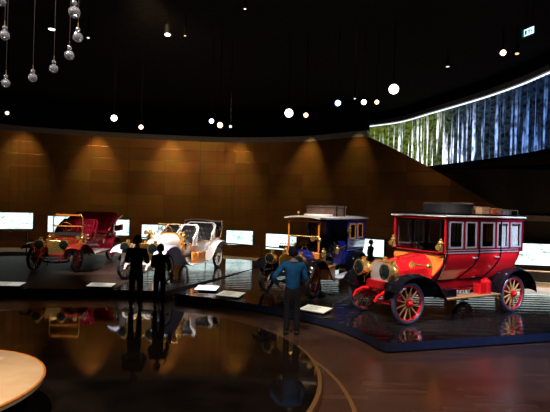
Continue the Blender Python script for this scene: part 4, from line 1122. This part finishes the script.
g.box((.115, -.006, .08), (.05, .004, .012)); g.prism([(.1, .11), (.1, .05), (.14, .08)], -.008, -.006, 'xz').box((-.06, -.006, .08), (.05, .004, .11))
g.build('pictogram', gm, t)
MB().tube([(-.1, .03, .18), (-.1, .03, 7.9-p.z+.08)], .008, 6).tube([(.1, .03, .18), (.1, .03, 7.9-p.z+.08)], .008, 6).build('hanger', 'steel_dark', t)

# ------------------------------------------------------------ light
# wall washers, then unseen fills added to lift the wall between them
for x, pw in ((22, 900), (95, 1500), (168, 1500), (236, 1150), (304, 1150), (352, 450)):
    w = wall_at(x); w2 = V((w.x*.962, w.y*.962, 7.25))
    spot('wall_washer', w2, (w.x, w.y, 3.4), (1., .7, .33), pw*.85, 54, 1., .08)
spot('wall_fill', (-3.5, 12., 7.6), (-4.5, 25.5, 3.9), (1., .66, .36), 700, 84, 1., .5)
spot('wall_fill', (1.5, 12., 7.6), (5., 21.5, 3.4), (1., .6, .4), 220, 50, 1., .5)
# cars
spot('key_red', (1.4, 6.5, 7.7), (3.9, 11.2, 1.2), (1, .93, .86), 4500, 34, .5, .1)
spot('key_red_front', (-.5, 7.5, 7.6), (2.6, 10.8, 1.), (1, .85, .7), 2600, 30, .5, .08)
spot('cool_red_rear', (8.3, 7.2, 6.6), (5.8, 11.4, 1.75), (.62, .74, 1), 6500, 17, .8, .1)  # added spot with no fixture, imitates display glare on the rear glass
spot('side_red', (5.2, 3.5, 7.2), (4.1, 10.8, 1.3), (1, .88, .85), 1100, 26, .7, .12)  # added spot to brighten the red side, no source seen there
spot('key_blue', (-1.2, 10.2, 7.6), (1., 13.9, 1.), (1, .86, .7), 3800, 30, .5, .08)
spot('fill_blue', (3.5, 11., 7.6), (2.3, 15.5, 1.4), (.9, .9, 1), 2200, 30, .6, .08)
spot('key_white', (-5.5, 11.5, 7.6), (-3.5, 15.7, 1.), (1, .92, .82), 7500, 40, .5, .08)
spot('fill_white', (-.5, 14.5, 7.6), (-2.6, 17.6, 1.), (1, .92, .88), 2200, 32, .6, .08)
spot('key_maroon', (-8.5, 12.5, 7.6), (-6.3, 17.3, 1.), (1, .84, .7), 4200, 30, .6, .08)
spot('fill_maroon', (-3.6, 16.5, 7.6), (-6., 18.8, 1.2), (1, .85, .8), 1600, 32, .6, .08)
# floor, bench and visitors
spot('bench_light', (-3.0, 3.8, 7.7), (-3.5, 5.0, 0), (1, .74, .45), 1500, 26, .3, .05)
spot('floor_light', (2., 5., 7.7), (1.6, 6.6, 0), (1, .62, .42), 950, 66, 1., .2)
spot('floor_blue_fill', (6.5, 3.0, 7.), (5., 9., 0), (.38, .5, 1.), 3400, 40, 1., .2)  # added spot imitating the bluish reflection on floor and platform face
spot('visitor_light', (.2, 6.5, 7.7), (.4, 9.6, 1.3), (.95, .95, 1), 500, 16, .8, .05)
spot('ramp_light', (9.6, 15.5, 4.4), (10.2, 17.3, 0), (1, .74, .5), 5000, 70, .8, .1)
spot('crystal_light', (-2.6, 1.5, 6.8), (-1.7, 3.7, 3.6), (1, .93, .9), 1100, 50, .6, .3)  # unseen spots added to brighten the crystals and widen their glints
spot('crystal_light', (1.5, 2.5, 6.2), (-1.7, 3.7, 3.6), (1, .93, .95), 700, 40, .6, .25)
spot('crystal_light', (-3.5, 6.5, 6.6), (-1.7, 3.7, 3.6), (.9, .93, 1), 900, 40, .6, .25)

w = bpy.data.worlds.new('world'); S.world = w; w.use_nodes = True
w.node_tree.nodes['Background'].inputs['Color'].default_value = (.5, .55, .7, 1); w.node_tree.nodes['Background'].inputs['Strength'].default_value = .004
S.view_settings.view_transform = 'Standard'; S.view_settings.look = 'None'; S.view_settings.exposure = 0; S.view_settings.gamma = 1
S.view_settings.use_curve_mapping = False
S.cycles.use_denoising = True
S.cycles.max_bounces = 8
